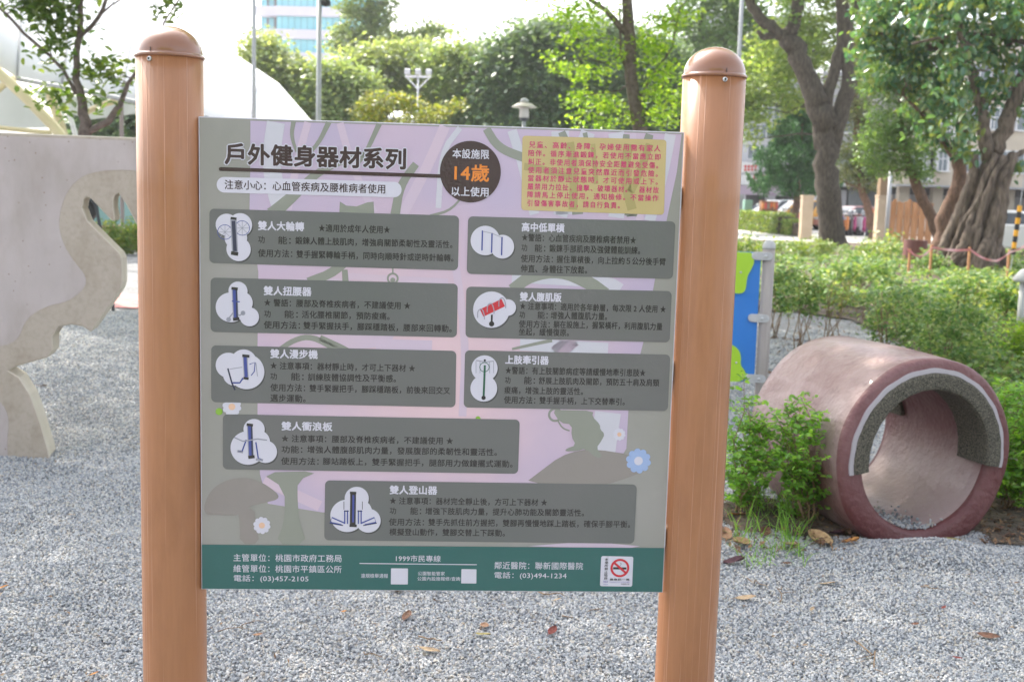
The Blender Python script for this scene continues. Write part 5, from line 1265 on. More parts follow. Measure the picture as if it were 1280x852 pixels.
# dark trees seen under the canopy at the left
Y = 48
tree('bushy_tree', 'dark tree seen beneath the canopy behind the young tree', gx(145, Y), [([gx(145, Y), at(145, 170, Y)], [.2, .15])], [blob(130, 150, Y, 24, 24), blob(160, 148, Y, 26, 26), blob(190, 150, Y, 26, 26), blob(100, 160, Y, 24, 20), blob(150, 200, Y, 60, 40)], 420, 30, .4, .3, L['dark'], M['bark'], group=rowg, aspect=.6, branch_r=.05, nbranch=6)

# trees that shade the play yard (crowns above the frame); those behind the camera are added for reflections
def shade(label, bx, by, cx, cy, cz, R_, n, hz=2.2, ls=.13, nl=26):
    tree('shade_tree', label, (bx, by, 0), [([(bx, by, -.2), (bx + .1, by, 1.5), (bx + (cx - bx) * .25, by + (cy - by) * .2, 3.2), (bx + (cx - bx) * .6, by + (cy - by) * .6, cz - 1.6), (cx, cy, cz)], [.26, .2, .17, .13, .07])],
         [((cx + dx * R_, cy + dy * R_, cz + dz), (R_ * .55, R_ * .55, hz * .6)) for dx, dy, dz in ((-.5, -.3, 0), (.5, -.3, .3), (-.4, .45, .2), (.45, .45, 0), (0, 0, .9))], n, nl, .3, ls, L['mid'], M['bark'], group='shade trees round the play yard', aspect=.6, branch_r=.05, nbranch=60)
shade('leafy shade tree left of the view whose crown hangs over the gravel', -7.6, 8.6, -4.6, 10.6, 7.4, 4.6, 760)
shade('leafy shade tree right of the view whose crown hangs over the pipe', 4.9, 8.0, 1.4, 10.8, 7.6, 5.0, 860)
shade('tall unseen tree added left of the view, its crown shading the far gravel', -10.5, 16.5, -3.0, 17.8, 9.4, 6.4, 1500, 2.4)  # out of view, added to darken the far gravel
shade('unseen tree added behind the camera on the left for the board reflections', -3.5, -9.0, -2.4, -8.2, 4.4, 3.2, 360, 2.6, .16)
shade('unseen tree added behind the camera on the right for the board reflections', 3.6, -10.5, 2.8, -9.6, 4.8, 3.4, 360, 2.8, .16)

for x, y, r, lb in ((-3.2, -6.2, 1.3, 'unseen bush added behind the camera for reflections, leftmost'), (-.6, -7.4, 1.5, 'unseen bush added behind the camera for reflections, middle'), (2.6, -6.6, 1.2, 'unseen bush added behind the camera for reflections, right'), (5.4, -8.0, 1.6, 'unseen bush added behind the camera for reflections, rightmost')):  # bushes added out of view to give the board's reflections contrast
    tree('reflection_bush', lb, (x, y, 0), [([(x, y, -.1), (x, y, 1), (x + .1, y, 1.7)], [.05, .04, .02])], [((x, y, 1.15), (r * .8, r * .6, 1.0)), ((x + .2, y, 2.1), (r * .6, r * .5, .8))], 150, 26, .16, .11, L['mid'], M['bark'], group='unseen bushes added behind the camera for reflections', aspect=.55, branch_r=.02, nbranch=14, cat='bush')

# ================================================================== GROUND COVER, HEDGES, SHRUBS IN THE BED
def inside(p, poly):
    x, y = p; c = False; j = len(poly) - 1
    for i in range(len(poly)):
        if (poly[i].y > y) != (poly[j].y > y) and x < (poly[j].x - poly[i].x) * (y - poly[i].y) / (poly[j].y - poly[i].y) + poly[i].x: c = not c
        j = i
    return c
def cover():
    P = []; cen = []
    gap = lambda x, y: math.sin(x * 1.9 + y * .7) + math.sin(y * 1.3 - x * .6 + 1) > .85
    tries = 0
    while len(cen) < 1150 and tries < 30000:
        tries += 1
        y = 8.2 + 34 * rng.uniform() ** 1.7; x = rng.uniform(.10, .55) * y + .3
        if not inside((x, y), bed): continue
        px = 640 + x / y * F_PX
        if y < 12.6 and px < 1075: continue
        if gap(x, y) and rng.uniform() < .75: continue
        hgt = (rng.uniform(.22, .45) if y < 18 else rng.uniform(.12, .24)) if y > 10 else rng.uniform(.12, .34)
        cen.append((x, y, hgt))
    VV = []
    for x, y, h in cen:
        r = rng.uniform(.18, .34); k = int(70 if y < 14 else 46 if y < 24 else 34)
        d = rng.normal(size=(k, 3)); d /= np.linalg.norm(d, axis=1)[:, None]; d[:, 2] = np.abs(d[:, 2])
        q = np.array([x, y, h * .35]) + d * rng.uniform(.5, 1.05, (k, 1)) * np.array([r, r, h * .75])
        P.append(q)
        for s in range(4):
            e = (x + rng.normal() * r * .5, y + rng.normal() * r * .5, h * .9); VV.append(((x, y, 0), e))
    P = np.concatenate(P)
    near = P[:, 1] < 15
    V1, F1 = leafcloud(P[near], .055, up=.8, aspect=.5, hexa=True); V2, F2 = leafcloud(P[~near], .10, up=.8, aspect=.55)
    build('ground_cover', (V1, F1), L['cover'], kind='stuff'); build('ground_cover', (V2, F2), L['cover'], kind='stuff')
    mb = MB()
    for a, b in VV[:2400:1]:
        if a[1] < 16: mb.tube([a, b], [.006, .003], 4, cap=False)
    build('ground_cover_stems', mb, M['twig'], kind='stuff')
cover()
def bush(name, label, px, py, Y, rx, rz, lm, ls, n=60, nl=40, group=None, z0=None, sp=None):
    base = gx(px, Y)
    root = empty(name, base, label, 'shrub', group)
    c = at(px, py, Y)
    k = mpp(Y)
    mb = MB()
    for i in range(7): mb.tube(wob(base + Vector((rng.normal() * .3 * rx * k, rng.normal() * .2 * rx * k, 0)), c + Vector((rng.uniform(-.7, .7) * rx * k, rng.uniform(-.5, .5) * rx * k, rng.uniform(.2, .8) * rz * k)), 4, .12), [.007, .006, .005, .004, .003], 5)
    build('stem', mb, M['twig'], root, smooth=True)
    P, q = clumps([((c.x, c.y, c.z - .22 * rz * k), (rx * k, rx * k, rz * k * 1.2))], int(n * .7), int(nl * .8), sp or ls * 1.3)
    P = P[P[:, 2] > 0.02]
    V, F = leafcloud(P, ls, up=.6, aspect=.5, hexa=Y < 16); build('foliage', (V, F), lm, root)
    return root
gB = 'shrubs in the planting bed'
bush('shrub', 'twiggy yellow-tipped shrub with bare tan stems near the middle of the bed', 1050, 368, 12.4, 26, 24, L['yellow'], .04, 34, 16, gB)
bush('shrub', 'fresh green shrub standing left of the twiggy yellow one', 1010, 366, 12.4, 24, 22, L['cover'], .05, 50, 34, gB)
bush('shrub', 'leafy green shrub directly right of the blue play panel post', 982, 352, 13.5, 20, 30, L['cover'], .05, 50, 34, gB)
bush('shrub', 'green shrub just above the top of the pipe', 1120, 385, 11.2, 40, 32, L['cover'], .045, 70, 34, gB)
bush('shrub', 'green shrub overlapping the right upper side of the pipe', 1185, 410, 10.2, 42, 34, L['cover'], .045, 80, 30, gB)
bush('shrub', 'cream-edged variegated shrub in front of the twisted roots', 1215, 362, 15, 28, 22, L['varieg'], .075, 46, 22, gB)
bush('shrub', 'cream-edged variegated shrub at the right edge of the picture', 1262, 366, 14, 22, 26, L['varieg'], .075, 44, 22, gB)
bush('shrub', 'low variegated shrub before the round brown planter', 1112, 308, 33, 24, 12, L['varieg'], .12, 40, 24, gB)
bush('shrub', 'feathery green shrub left of the round brown planter', 1090, 314, 30, 22, 13, L['hedge'], .10, 50, 30, gB)
bush('shrub', 'dark green shrub between the blue panel and the forked tree', 1080, 335, 22, 40, 12, L['cover'], .10, 60, 34, gB)
bush('shrub', 'round clipped olive shrub just left of the forked trunk', 1020, 309, 34, 26, 14, L['hedge'], .07, 90, 50, gB, sp=.08)
bush('shrub', 'feathery yellow-green shrub left of the clipped round shrub', 985, 312, 32, 26, 12, L['hedge'], .10, 60, 34, gB)
bush('shrub', 'pale weedy shrub behind the top of the play panel', 940, 306, 30, 26, 10, L['hedge'], .10, 50, 30, gB)
bush('shrub', 'green shrub behind the taped stakes by the twisted roots', 1262, 328, 30, 22, 8, L['cover'], .10, 50, 30, gB)
bush('shrub', 'dark green shrub between the twisted roots and the planter', 1165, 325, 27, 16, 9, L['cover'], .10, 40, 30, gB)
bush('shrub', 'rounded yellow-green bush seen through the claw cut-out of the wall', 156, 298, 26, 30, 22, L['hedge'], .11, 90, 40)
# clipped hedges by the path
def hedge(label, p0, p1, Y0, Y1, h, w=.9):
    a = gx(p0, Y0); b = gx(p1, Y1); root = empty('clipped_hedge', (a + b) / 2, label, 'hedge', 'clipped hedges along the walk')
    mb = MB(); d = (b - a); L_ = d.length; ang = math.atan2(d.y, d.x); mb.box((a + b) / 2 + Vector((0, 0, h * .45)), (L_ * .98, w * .8, h * .85), ang)
    build('hedge_core', mb, M['soil'], root)
    n = int(L_ * h * 900)
    t = rng.uniform(0, 1, n); sd = rng.uniform(-.5, .5, n) * w; z = rng.uniform(.03, 1, n) * h
    k = rng.integers(0, 3, n); sd = np.where(k == 0, -w * .5, sd); z = np.where(k == 1, h, z)
    nn = np.array([-d.y, d.x]) / L_
    P = np.stack([a.x + d.x * t + nn[0] * sd, a.y + d.y * t + nn[1] * sd, z], 1) + rng.normal(size=(n, 3)) * .04
    V, F = leafcloud(P, .12, up=.3, aspect=.6); build('foliage', (V, F), L['hedge'], root)
hedge('long clipped hedge left of the juniper beyond the pale walk', 915, 985, 66, 56, .95)
hedge('short clipped hedge right of the juniper stem', 990, 1003, 56, 54, .7)

# ================================================================== BUILDINGS
M['glass_c'] = pm('tower_glass', (0.16, 0.52, 0.60), (0.20, 0.58, 0.66), scale=.3, rough=0.25, spec=.6)
M['glass_c2'] = pm('tower_glass_dark', (0.10, 0.35, 0.41), rough=0.25, spec=.6)
M['band'] = pm('tower_band', (0.52, 0.50, 0.57), (0.55, 0.53, 0.60), scale=.5, rough=0.7)
M['frame'] = pm('dark_frame', (0.10, 0.11, 0.12), rough=0.6)
M['white'] = pm('white_paint', (0.78, 0.78, 0.78), (0.72, 0.72, 0.73), scale=2, rough=0.6)
M['cream'] = pm('cream_render', (0.56, 0.49, 0.39), (0.50, 0.43, 0.34), scale=.8, rough=0.9, bump=.2, bscale=12)
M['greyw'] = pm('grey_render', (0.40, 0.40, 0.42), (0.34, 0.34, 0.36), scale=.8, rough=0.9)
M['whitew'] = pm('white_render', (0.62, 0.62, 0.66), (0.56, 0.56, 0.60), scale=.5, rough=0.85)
M['shop'] = pm('shop_dark', (0.07, 0.075, 0.085), (0.14, 0.14, 0.15), scale=1.5, rough=0.5)
M['wglass'] = pm('window_glass', (0.12, 0.15, 0.17), (0.2, 0.24, 0.27), scale=.7, rough=0.15, spec=.7)
M['steel'] = pm('painted_steel', (0.36, 0.37, 0.39), (0.42, 0.43, 0.45), scale=6, rough=0.5, stretch=(3, 3, .2))
M['pinks'] = pm('sign_pink', (0.62, 0.05, 0.16), rough=0.6)
M['whites'] = pm('sign_white', (0.75, 0.75, 0.75), rough=0.5)
def box_at(mb, x0, x1, y0, y1, Y, depth, mi=0, out=0.0):
    a = at(x0, (y0 + y1) / 2, Y); b = at(x1, (y0 + y1) / 2, Y); t = at((x0 + x1) / 2, y0, Y).z; bt = at((x0 + x1) / 2, y1, Y).z
    mb.box(((a.x + b.x) / 2, Y + depth / 2 - out, (t + bt) / 2), (b.x - a.x, depth, t - bt), 0, mi); return mb
# glass tower
Y = 185
tw = empty('office_tower', (at(385, 250, Y).x, Y + 8, -.1), 'distant office tower with cyan glass bands between pale lilac floors', 'building')
k = mpp(Y); xl, xm, xr = at(319, 50, Y).x, at(343, 50, Y).x, at(470, 50, Y).x
zref = at(385, 11, Y).z; per = 27.2 * k
mb = MB(); mb.box(((xm + xr) / 2, Y + 9, 23), (xr - xm - .3, 16, 46)); mb.box(((xl + xm) / 2, Y + 10.4, 23), (xm - xl - .4, 14, 46)); build('core', mb, M['glass_c2'], tw)
for i in range(-12, 6):
    zc = zref - 3.2 * k + i * per
    if zc < 1 or zc > 44: continue
    mb = MB(); mb.box(((xm + xr) / 2, Y + .8, zc), (xr - xm, 1.6, 11 * k)); mb.box(((xl + xm) / 2 - .02, Y + 1.6, zc), (xm - xl, 2.2, 11 * k)); build('floor_band', mb, M['band'], tw)
    zg = zc + per / 2
    mb = MB(); mb.box(((xm + xr) / 2, Y + 1.1, zg), (xr - xm - .4, .3, 16 * k)); g_ = build('glass_band', mb, M['glass_c'], tw)
    mb = MB()
    for j in range(1, 16): mb.box((xm + (xr - xm) * j / 16, Y + .93, zg), (.09, .1, 16 * k))
    build('mullions', mb, M['glass_c2'], g_)
    mb = MB(); mb.box(((xl + xm) / 2 + .25, Y + 2.9, zg), (xm - xl - .8, .3, 14 * k)); w_ = build('window', mb, M['glass_c'], tw)
    mb = MB(); mb.box((xm - .3, Y + 2.5, zg), (.5, .5, 15.6 * k)); mb.box(((xl + xm) / 2 - .1, Y + 2.65, zg), (.25, .2, 14 * k)); build('frame', mb, M['frame'], w_)
# cream apartment block at the right
Y = 86
ap = empty('apartment_block', (at(1200, 250, Y).x, Y + 6, -.06), 'cream apartment block with ground-floor shopfronts under a long awning behind the rubber trees', 'building')
k = mpp(Y); X = lambda px: at(px, 250, Y).x
mb = MB(); mb.box(((X(1128) + X(1420)) / 2, Y + 6, 6 + 2.9), (X(1420) - X(1128), 12, 12)); build('wall', mb, M['cream'], ap)
mb = MB(); mb.box(((X(1128) + X(1420)) / 2, Y + 7.3, 1.45), (X(1420) - X(1128) - .1, 9, 2.9)); build('shopfront', mb, M['shop'], ap)
for px in (1130, 1172, 1216, 1232, 1262, 1300, 1345, 1400):
    mb = MB(); mb.box((X(px), Y + .35, 1.42), (.75 if px != 1216 else 1.2, .7, 2.95)); build('pillar', mb, M['cream'], ap)
mb = MB(); mb.box(((X(1110) + X(1420)) / 2, Y - .8, 2.98), (X(1420) - X(1110), 2.2, .12)); build('awning', mb, M['greyw'], ap)
win = None
for fl_ in range(4):
    for px, w in ((1150, 1.9), (1168, 1.6), (1212, 1.6), (1246, 1.9), (1275, 1.9), (1310, 1.8), (1350, 1.8)):
        z = 4.9 + fl_ * 3.1
        if z > 14: continue
        mb = MB(); mb.box((X(px), Y - .03, z), (w, .1, 1.5)); w_ = build('window', mb, M['wglass'], ap)
        mb = MB()
        for q in (-1, 1): mb.box((X(px) + q * w / 2, Y - .10, z), (.1, .1, 1.6)); mb.box((X(px), Y - .10, z + q * .8), (w + .1, .1, .1))
        mb.box((X(px), Y - .10, z), (.06, .08, 1.5))
        if px in (1150, 1168, 1246): 
            for q in np.linspace(-.4, .4, 5): mb.box((X(px) + q * w, Y - .26, z), (.04, .04, 1.6))
            mb.box((X(px), Y - .22, z - .8), (w + .2, .4, .07)); mb.box((X(px), Y - .26, z + .1), (w, .05, .05))
        build('frame', mb, M['white'], w_)
for px, z in ((1152, 3.6), (1243, 3.6), (1178, 6.7)):
    mb = MB(); mb.box((X(px), Y - .35, z), (1.0, .5, .7)); ac = build('air_conditioner', mb, M['white'], ap, bevel=.03)
    mb = MB(); mb.lathe((X(px) - .15, Y - .61, z), [(.27, 0), (.27, .02), (.05, .03)], 16, axis=Matrix.Rotation(math.radians(90), 3, 'X')); build('fan_grille', mb, M['frame'], ac)
for px in (1146, 1190, 1250, 1290):
    mb = MB(); mb.box((X(px), Y + 2.7, 1.2), (1.9, .1, 2.3)); build('shutter', mb, M['steel'], ap)
# downpipe
mb = MB(); mb.tube([(X(1226), Y - .1, 3), (X(1226), Y - .1, 14)], .09, 8); build('downpipe', mb, M['steel'], ap)
# grey-blue low building middle
Y = 88
gb = empty('shop_building', (at(1090, 250, Y).x, Y + 5, -.06), 'shaded grey shop building behind the parked scooters', 'building')
X = lambda px: at(px, 250, Y).x
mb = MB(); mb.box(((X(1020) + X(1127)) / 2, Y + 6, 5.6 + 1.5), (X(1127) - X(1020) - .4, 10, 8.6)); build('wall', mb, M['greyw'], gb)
mb = MB(); mb.box(((X(1020) + X(1127)) / 2, Y + 6.5, 1.4), (X(1127) - X(1020) - .6, 8, 2.8)); build('shopfront', mb, M['shop'], gb)
for px, w, m_ in ((1045, 1.6, 'white'), (1062, .5, 'whitew'), (1082, 1.6, 'wglass'), (1096, 1.1, 'wglass'), (1110, .8, 'white'), (1030, .5, 'whitew')):
    mb = MB(); mb.box((X(px), Y + 1.9, 1.3), (w, .2, 2.5)); build('door' if w > .7 else 'pillar', mb, M[m_], gb)
for px in (1040, 1060, 1080, 1100):
    for z in (4.6, 7.6):
        mb = MB(); mb.box((X(px), Y + .95, z), (.95, .1, 1.4)); w_ = build('window', mb, M['wglass'], gb)
        mb = MB(); mb.box((X(px), Y + .88, z - .75), (1.15, .2, .1)); build('sill', mb, M['white'], w_)
mb = MB(); mb.box(((X(1020) + X(1127)) / 2, Y + .2, 2.95), (X(1127) - X(1020) - .5, 1.8, .14)); build('awning', mb, M['white'], gb)
# white building with pink shop sign
Y = 96
wb = empty('shop_building', (at(960, 250, Y).x, Y + 5, -.06), 'white corner building with a pink shop sign between right post and juniper', 'building')
X = lambda px: at(px, 250, Y).x; Z = lambda px, py: at(px, py, Y).z
mb = MB(); mb.box(((X(870) + X(1010)) / 2, Y + 6, 9.9), (X(1010) - X(870), 12, 13.2)); build('wall', mb, M['whitew'], wb)
mb = MB(); mb.box(((X(870) + X(1010)) / 2, Y + 7, 1.6), (X(1010) - X(870) - .4, 10, 3.2)); build('shopfront', mb, M['shop'], wb)
mb = MB(); mb.box((X(943), Y - .4, Z(943, 238)), (X(966) - X(905), .9, .75)); build('fascia', mb, pm('fascia_mauve', (.42, .33, .42), rough=.8), wb)
mb = MB(); mb.box((X(962), Y - .2, 1.3), (.7, .7, 2.7)); mb.box((X(925), Y - .2, 1.3), (.7, .7, 2.7)); build('pillar', mb, M['whitew'], wb)
mb = MB(); box_at(mb, 940, 962, 219, 231, Y, .3, out=.5); sg = build('shop_sign', mb, M['pinks'], wb)
mb = MB()
for j in range(3):
    for i in range(5): box_at(mb, 942 + i * 4, 944.6 + i * 4, 220.5 + j * 3.6, 222.6 + j * 3.6, Y, .05, out=.56)
build('sign_characters', mb, M['whites'], sg)
mb = MB(); box_at(mb, 925, 940, 219, 231, Y, .3, out=.5); build('shop_sign', mb, M['whites'], wb)
mb = MB(); box_at(mb, 925, 945, 203, 216, Y, .3, out=.5); sg = build('shop_sign', mb, M['whites'], wb)
mb = MB()
for i in range(4):
    for q in ((0, 3.2, 207.5, 208.8), (0, 3.2, 212, 213.2), (1, 2.2, 206.5, 214)): box_at(mb, 928.5 + i * 4.2 + q[0], 928.5 + i * 4.2 + q[1], q[2], q[3], Y, .05, out=.56 + .01 * q[0])
build('sign_characters', mb, pm('sign_red', (.6, .03, .03)), sg)
for i, px in enumerate((900, 915, 938, 953, 968, 983, 998)):
    for j, py in enumerate((190, 165, 140)):
        mb = MB(); z = Z(px, py); mb.box((X(px), Y - .02, z), (.75, .1, 1.1)); w_ = build('window', mb, M['wglass'], wb)
        mb = MB(); mb.box((X(px), Y - .08, z), (.06, .08, 1.1)); mb.box((X(px), Y - .08, z - .58), (.9, .12, .08)); build('frame', mb, M['white'], w_)
# plain tall pale block further back
Y = 120
tb = empty('tall_block', (at(1060, 250, Y).x, Y + 5, -.06), 'pale tall block glimpsed between the limbs of the forked tree', 'building')
mb = MB(); a = at(1010, 250, Y).x; b_ = at(1075, 250, Y).x; mb.box(((a + b_) / 2, Y + 6, 6), (b_ - a, 10, 12.6)); build('wall', mb, M['whitew'], tb)
for z in (5.5, 8.5, 11):
    for q in (.2, .5, .8): mb = MB(); mb.box((a + (b_ - a) * q, Y + .96, z), (.9, .1, 1.3)); build('window', mb, M['wglass'], tb)

# ================================================================== VEHICLES
GL = pm('car_glass', (0.03, 0.04, 0.05), rough=0.08, spec=.8); TY = pm('tyre', (0.02, 0.02, 0.02), rough=.8); CHR = pm('rim', (.45, .45, .46), rough=.3, metal=.8)
LAMP = pm('lamp_glass', (.55, .55, .58), rough=.15); RLAMP = pm('tail_lamp', (.35, .02, .02), rough=.2)
def car(name, label, cat, loc, rz, paint, L_=4.4, W_=1.78, H_=1.48, kind='car', group='cars parked beyond the park'):
    root = empty(name, loc, label, cat, group, rz)
    hl = L_ / 2
    if kind == 'car': low = [(-hl, .35), (-hl + .05, .85), (-hl + .35, .96), (-hl * .62, .98), (hl * .45, .95), (hl * .85, .82), (hl, .62), (hl, .3), (hl * .9, .22), (-hl * .95, .22)]; roof = [(-hl * .72, .96), (-hl * .48, H_ - .04), (-hl * .1, H_), (hl * .12, H_ - .05), (hl * .5, .94)]
    elif kind == 'suv': low = [(-hl, .4), (-hl + .02, 1.0), (-hl + .15, 1.05), (hl * .45, 1.06), (hl * .88, .98), (hl, .78), (hl, .35), (hl * .9, .28), (-hl * .95, .28)]; roof = [(-hl * .96, 1.04), (-hl * .82, H_ - .06), (-hl * .2, H_), (hl * .15, H_ - .05), (hl * .5, 1.04)]
    else: low = [(-hl, .35), (-hl + .02, 1.0), (hl * .6, 1.02), (hl * .93, .92), (hl, .7), (hl, .3), (-hl * .95, .25)]; roof = [(-hl * .99, 1.0), (-hl * .95, H_ - .06), (-hl * .3, H_), (hl * .3, H_ - .08), (hl * .66, 1.0)]
    def loft(prof, ws, name, mat, bev):
        n_ = len(prof); V = []; F = []
        for yy, inset in ws:
            cx = sum(p[0] for p in prof) / n_; cz = sum(p[1] for p in prof) / n_
            for x, z in prof: V.append((cx + (x - cx) * inset, yy, cz + (z - cz) * (inset if isinstance(inset, float) else 1)))
        for s in range(len(ws) - 1):
            for i in range(n_): F.append((s * n_ + i, s * n_ + (i + 1) % n_, (s + 1) * n_ + (i + 1) % n_, (s + 1) * n_ + i))
        F.append(tuple(range(n_ - 1, -1, -1))); F.append(tuple((len(ws) - 1) * n_ + i for i in range(n_)))
        mb = MB(); mb.add(V, F); return build(name, mb, mat, root, local=True, bevel=bev, seg=2, smooth=False)
    hw = W_ / 2
    loft(low, [(-hw, .955), (-hw + .06, .99), (-hw + .2, 1.0), (hw - .2, 1.0), (hw - .06, .99), (hw, .955)], 'body', paint, .03)
    V = []; n_ = len(roof)
    cab = []
    for s in (-1, 1):
        for x, z in roof: cab.append((x, s * (hw - .05 - (z - .95) * .28), z))
    F = [tuple(range(n_)), tuple(range(2 * n_ - 1, n_ - 1, -1))] + [(i, i + n_, (i + 1) % n_ + n_, (i + 1) % n_) for i in range(n_)]
    mb = MB(); mb.add(cab, F); build('cabin', mb, paint, root, local=True, bevel=.03)
    for s in (-1, 1):   # side windows as panes just proud of the cabin
        for a_, b__ in (((.06, .46)), ((.52, .94))):
            def P_(u, v):
                zz = .95 + .07 + (H_ - .95 - .16) * v
                xb = roof[0][0] + (roof[-1][0] - roof[0][0]) * u; xt = roof[1][0] + (roof[-2][0] - roof[1][0]) * u
                return (xb + (xt - xb) * v, s * (hw - .05 - (zz - .95) * .28 + .008), zz)
            mb = MB(); q = [P_(a_, 0), P_(b__, 0), P_(b__, 1), P_(a_, 1)]; mb.add(q if s < 0 else q[::-1], [(0, 1, 2, 3)]); build('side_window', mb, GL, root, local=True)
    for (x0, z0), (x1, z1), nm in ((roof[-1], roof[-2], 'windscreen'), (roof[0], roof[1], 'rear_window')):
        sg = 1 if nm == 'windscreen' else -1; mb = MB(); q = []
        for t, s in ((.1, -1), (.1, 1), (.88, 1), (.88, -1)):
            z = z0 + (z1 - z0) * t; q.append((x0 + (x1 - x0) * t + sg * .014, s * (hw - .14 - (z - .95) * .28), z + .01))
        mb.add(q if sg > 0 else q[::-1], [(0, 1, 2, 3)]); build(nm, mb, GL, root, local=True)
    for x in (-hl * .62, hl * .64):
        for s in (-1, 1):
            ax = Matrix.Rotation(math.radians(90) * s, 3, 'X')
            mb = MB(); mb.lathe((x, s * (hw - .2), .32), [(.29, -.02), (.32, .0), (.32, -.0), (.325, -.16), (.30, -.215), (.2, -.22)][::1] if False else [(.29, 0), (.32, .03), (.32, .17), (.29, .205), (.2, .205)], 20, axis=Matrix.Rotation(math.radians(-90) * s, 3, 'X')); w_ = build('wheel', mb, TY, root, local=True)
            mb = MB(); mb.lathe((x, s * (hw - .2), .32), [(.19, .15), (.19, .212), (.05, .216)], 16, axis=Matrix.Rotation(math.radians(-90) * s, 3, 'X')); build('rim', mb, CHR, w_, local=True)
    for s in (-1, 1):
        mb = MB(); mb.box((hl * .965, s * (hw - .3), .70), (.16, .38, .13)); build('headlight', mb, LAMP, root, local=True, bevel=.02)
        mb = MB(); mb.box((-hl * .985, s * (hw - .22), .80), (.1, .26, .2)); build('tail_light', mb, RLAMP, root, local=True, bevel=.02)
        mb = MB(); mb.box((hl * .36, s * (hw + .09), 1.03), (.12, .2, .14)); build('mirror', mb, paint, root, local=True, bevel=.02)
    mb = MB(); mb.box((hl * .985, 0, .5), (.06, W_ * .5, .16)); build('grille', mb, M['frame'], root, local=True, bevel=.01)
    mb = MB(); mb.box((hl * 1.0, 0, .42), (.05, .4, .13)); build('number_plate', mb, M['whites'], root, local=True)
    return root
def cp_(name, c): return pm(name, c, rough=.3, coat=.8)
WH = cp_('paint_white', (.72, .72, .72)); SI = cp_('paint_silver', (.5, .52, .56)); YE = cp_('paint_taxi', (.75, .38, .02)); RE = cp_('paint_red', (.5, .22, .2))
car('parked_car', 'white car with dark windows cut by the right edge behind the twisted roots', 'car', (at(1280, 250, 38).x, 38, .02), math.radians(-38), WH, 4.4, 1.8, 1.5, 'suv')
car('parked_van', 'silver van beyond the clipped hedge left of the juniper', 'van', gx(978, 72, -.06), math.radians(205), SI, 4.5, 1.75, 1.75, 'van')
car('taxi', 'yellow taxi half hidden behind the juniper stem and the beige gate pillar', 'taxi', gx(1004, 70, -.06), math.radians(190), YE, 4.4, 1.75, 1.75, 'van')
car('parked_car', 'white-fronted red car behind the row of scooters', 'car', gx(1066, 69, -.06), math.radians(200), RE, 4.3, 1.75, 1.5)
car('parked_car', 'small white car far off beside the green cabinet', 'car', gx(955, 78, -.06), math.radians(185), WH, 4.3, 1.75, 1.45)
# scooters
def cp_(name, c): return pm(name, c, rough=.3, coat=.8)
def scooter(label, loc, rz, paint):
    r_ = empty('scooter', loc, label, 'scooter', 'scooters parked in a row beyond the walk', rz)
    for x, nm in ((.62, 'wheel'), (-.6, 'wheel')):
        mb = MB(); mb.lathe((x, -.05, .23), [(.2, 0), (.23, .02), (.23, .08), (.2, .1)], 14, axis=Matrix.Rotation(math.radians(-90), 3, 'X')); build(nm, mb, TY, r_, local=True)
    mb = MB(); mb.prism([(x, -.16, z) for x, z in ((-.85, .5), (-.8, .72), (-.2, .76), (-.05, .5), (.1, .3), (.35, .3), (.5, .6), (.62, .5), (.58, .3), (.3, .18), (-.3, .18), (-.6, .42))], (0, .32, 0)); build('body', mb, paint, r_, local=True, bevel=.04)
    mb = MB(); mb.prism([(x, -.18, z) for x, z in ((.36, .35), (.44, .95), (.52, .95), (.62, .6), (.55, .35))], (0, .36, 0)); build('front_shield', mb, paint, r_, local=True, bevel=.04)
    mb = MB(); mb.box((-.45, 0, .8), (.75, .26, .11)); build('seat', mb, TY, r_, local=True, bevel=.03)
    mb = MB(); mb.tube([(.4, -.33, 1.02), (.45, -.1, 1.0), (.45, .1, 1.0), (.4, .33, 1.02)], .02, 6); mb.tube([(.45, 0, .9), (.45, 0, 1.0)], .03, 6)
    h_ = build('handlebar', mb, TY, r_, local=True)
    mb = MB(); mb.lathe((-.35 if len(label) % 2 else .44, .05, .86 if len(label) % 2 else 1.06), [(.13, 0), (.15, .06), (.13, .15), (.07, .21), (.01, .225)], 12); build('helmet', mb, M['white'] if len(label) % 3 else cp_('helmet_grey', (.4, .42, .48)), r_, local=True, smooth=True)
    for s in (-1, 1): mb = MB(); mb.tube([(.43, s * .25, 1.0), (.46, s * .3, 1.17)], .008, 5); mb.box((.46, s * .31, 1.2), (.02, .12, .08)); build('mirror', mb, M['frame'], h_, local=True)
    mb = MB(); mb.box((.53, 0, .85), (.08, .16, .12)); build('headlight', mb, LAMP, r_, local=True, bevel=.02)
    return r_
SP = [('blue', (.05, .12, .5)), ('black', (.06, .06, .07)), ('orange', (.8, .25, .03)), ('magenta', (.45, .03, .18)), ('white', (.7, .7, .7)), ('red', (.6, .06, .04)), ('silver', (.45, .45, .48)), ('navy', (.05, .07, .2))]
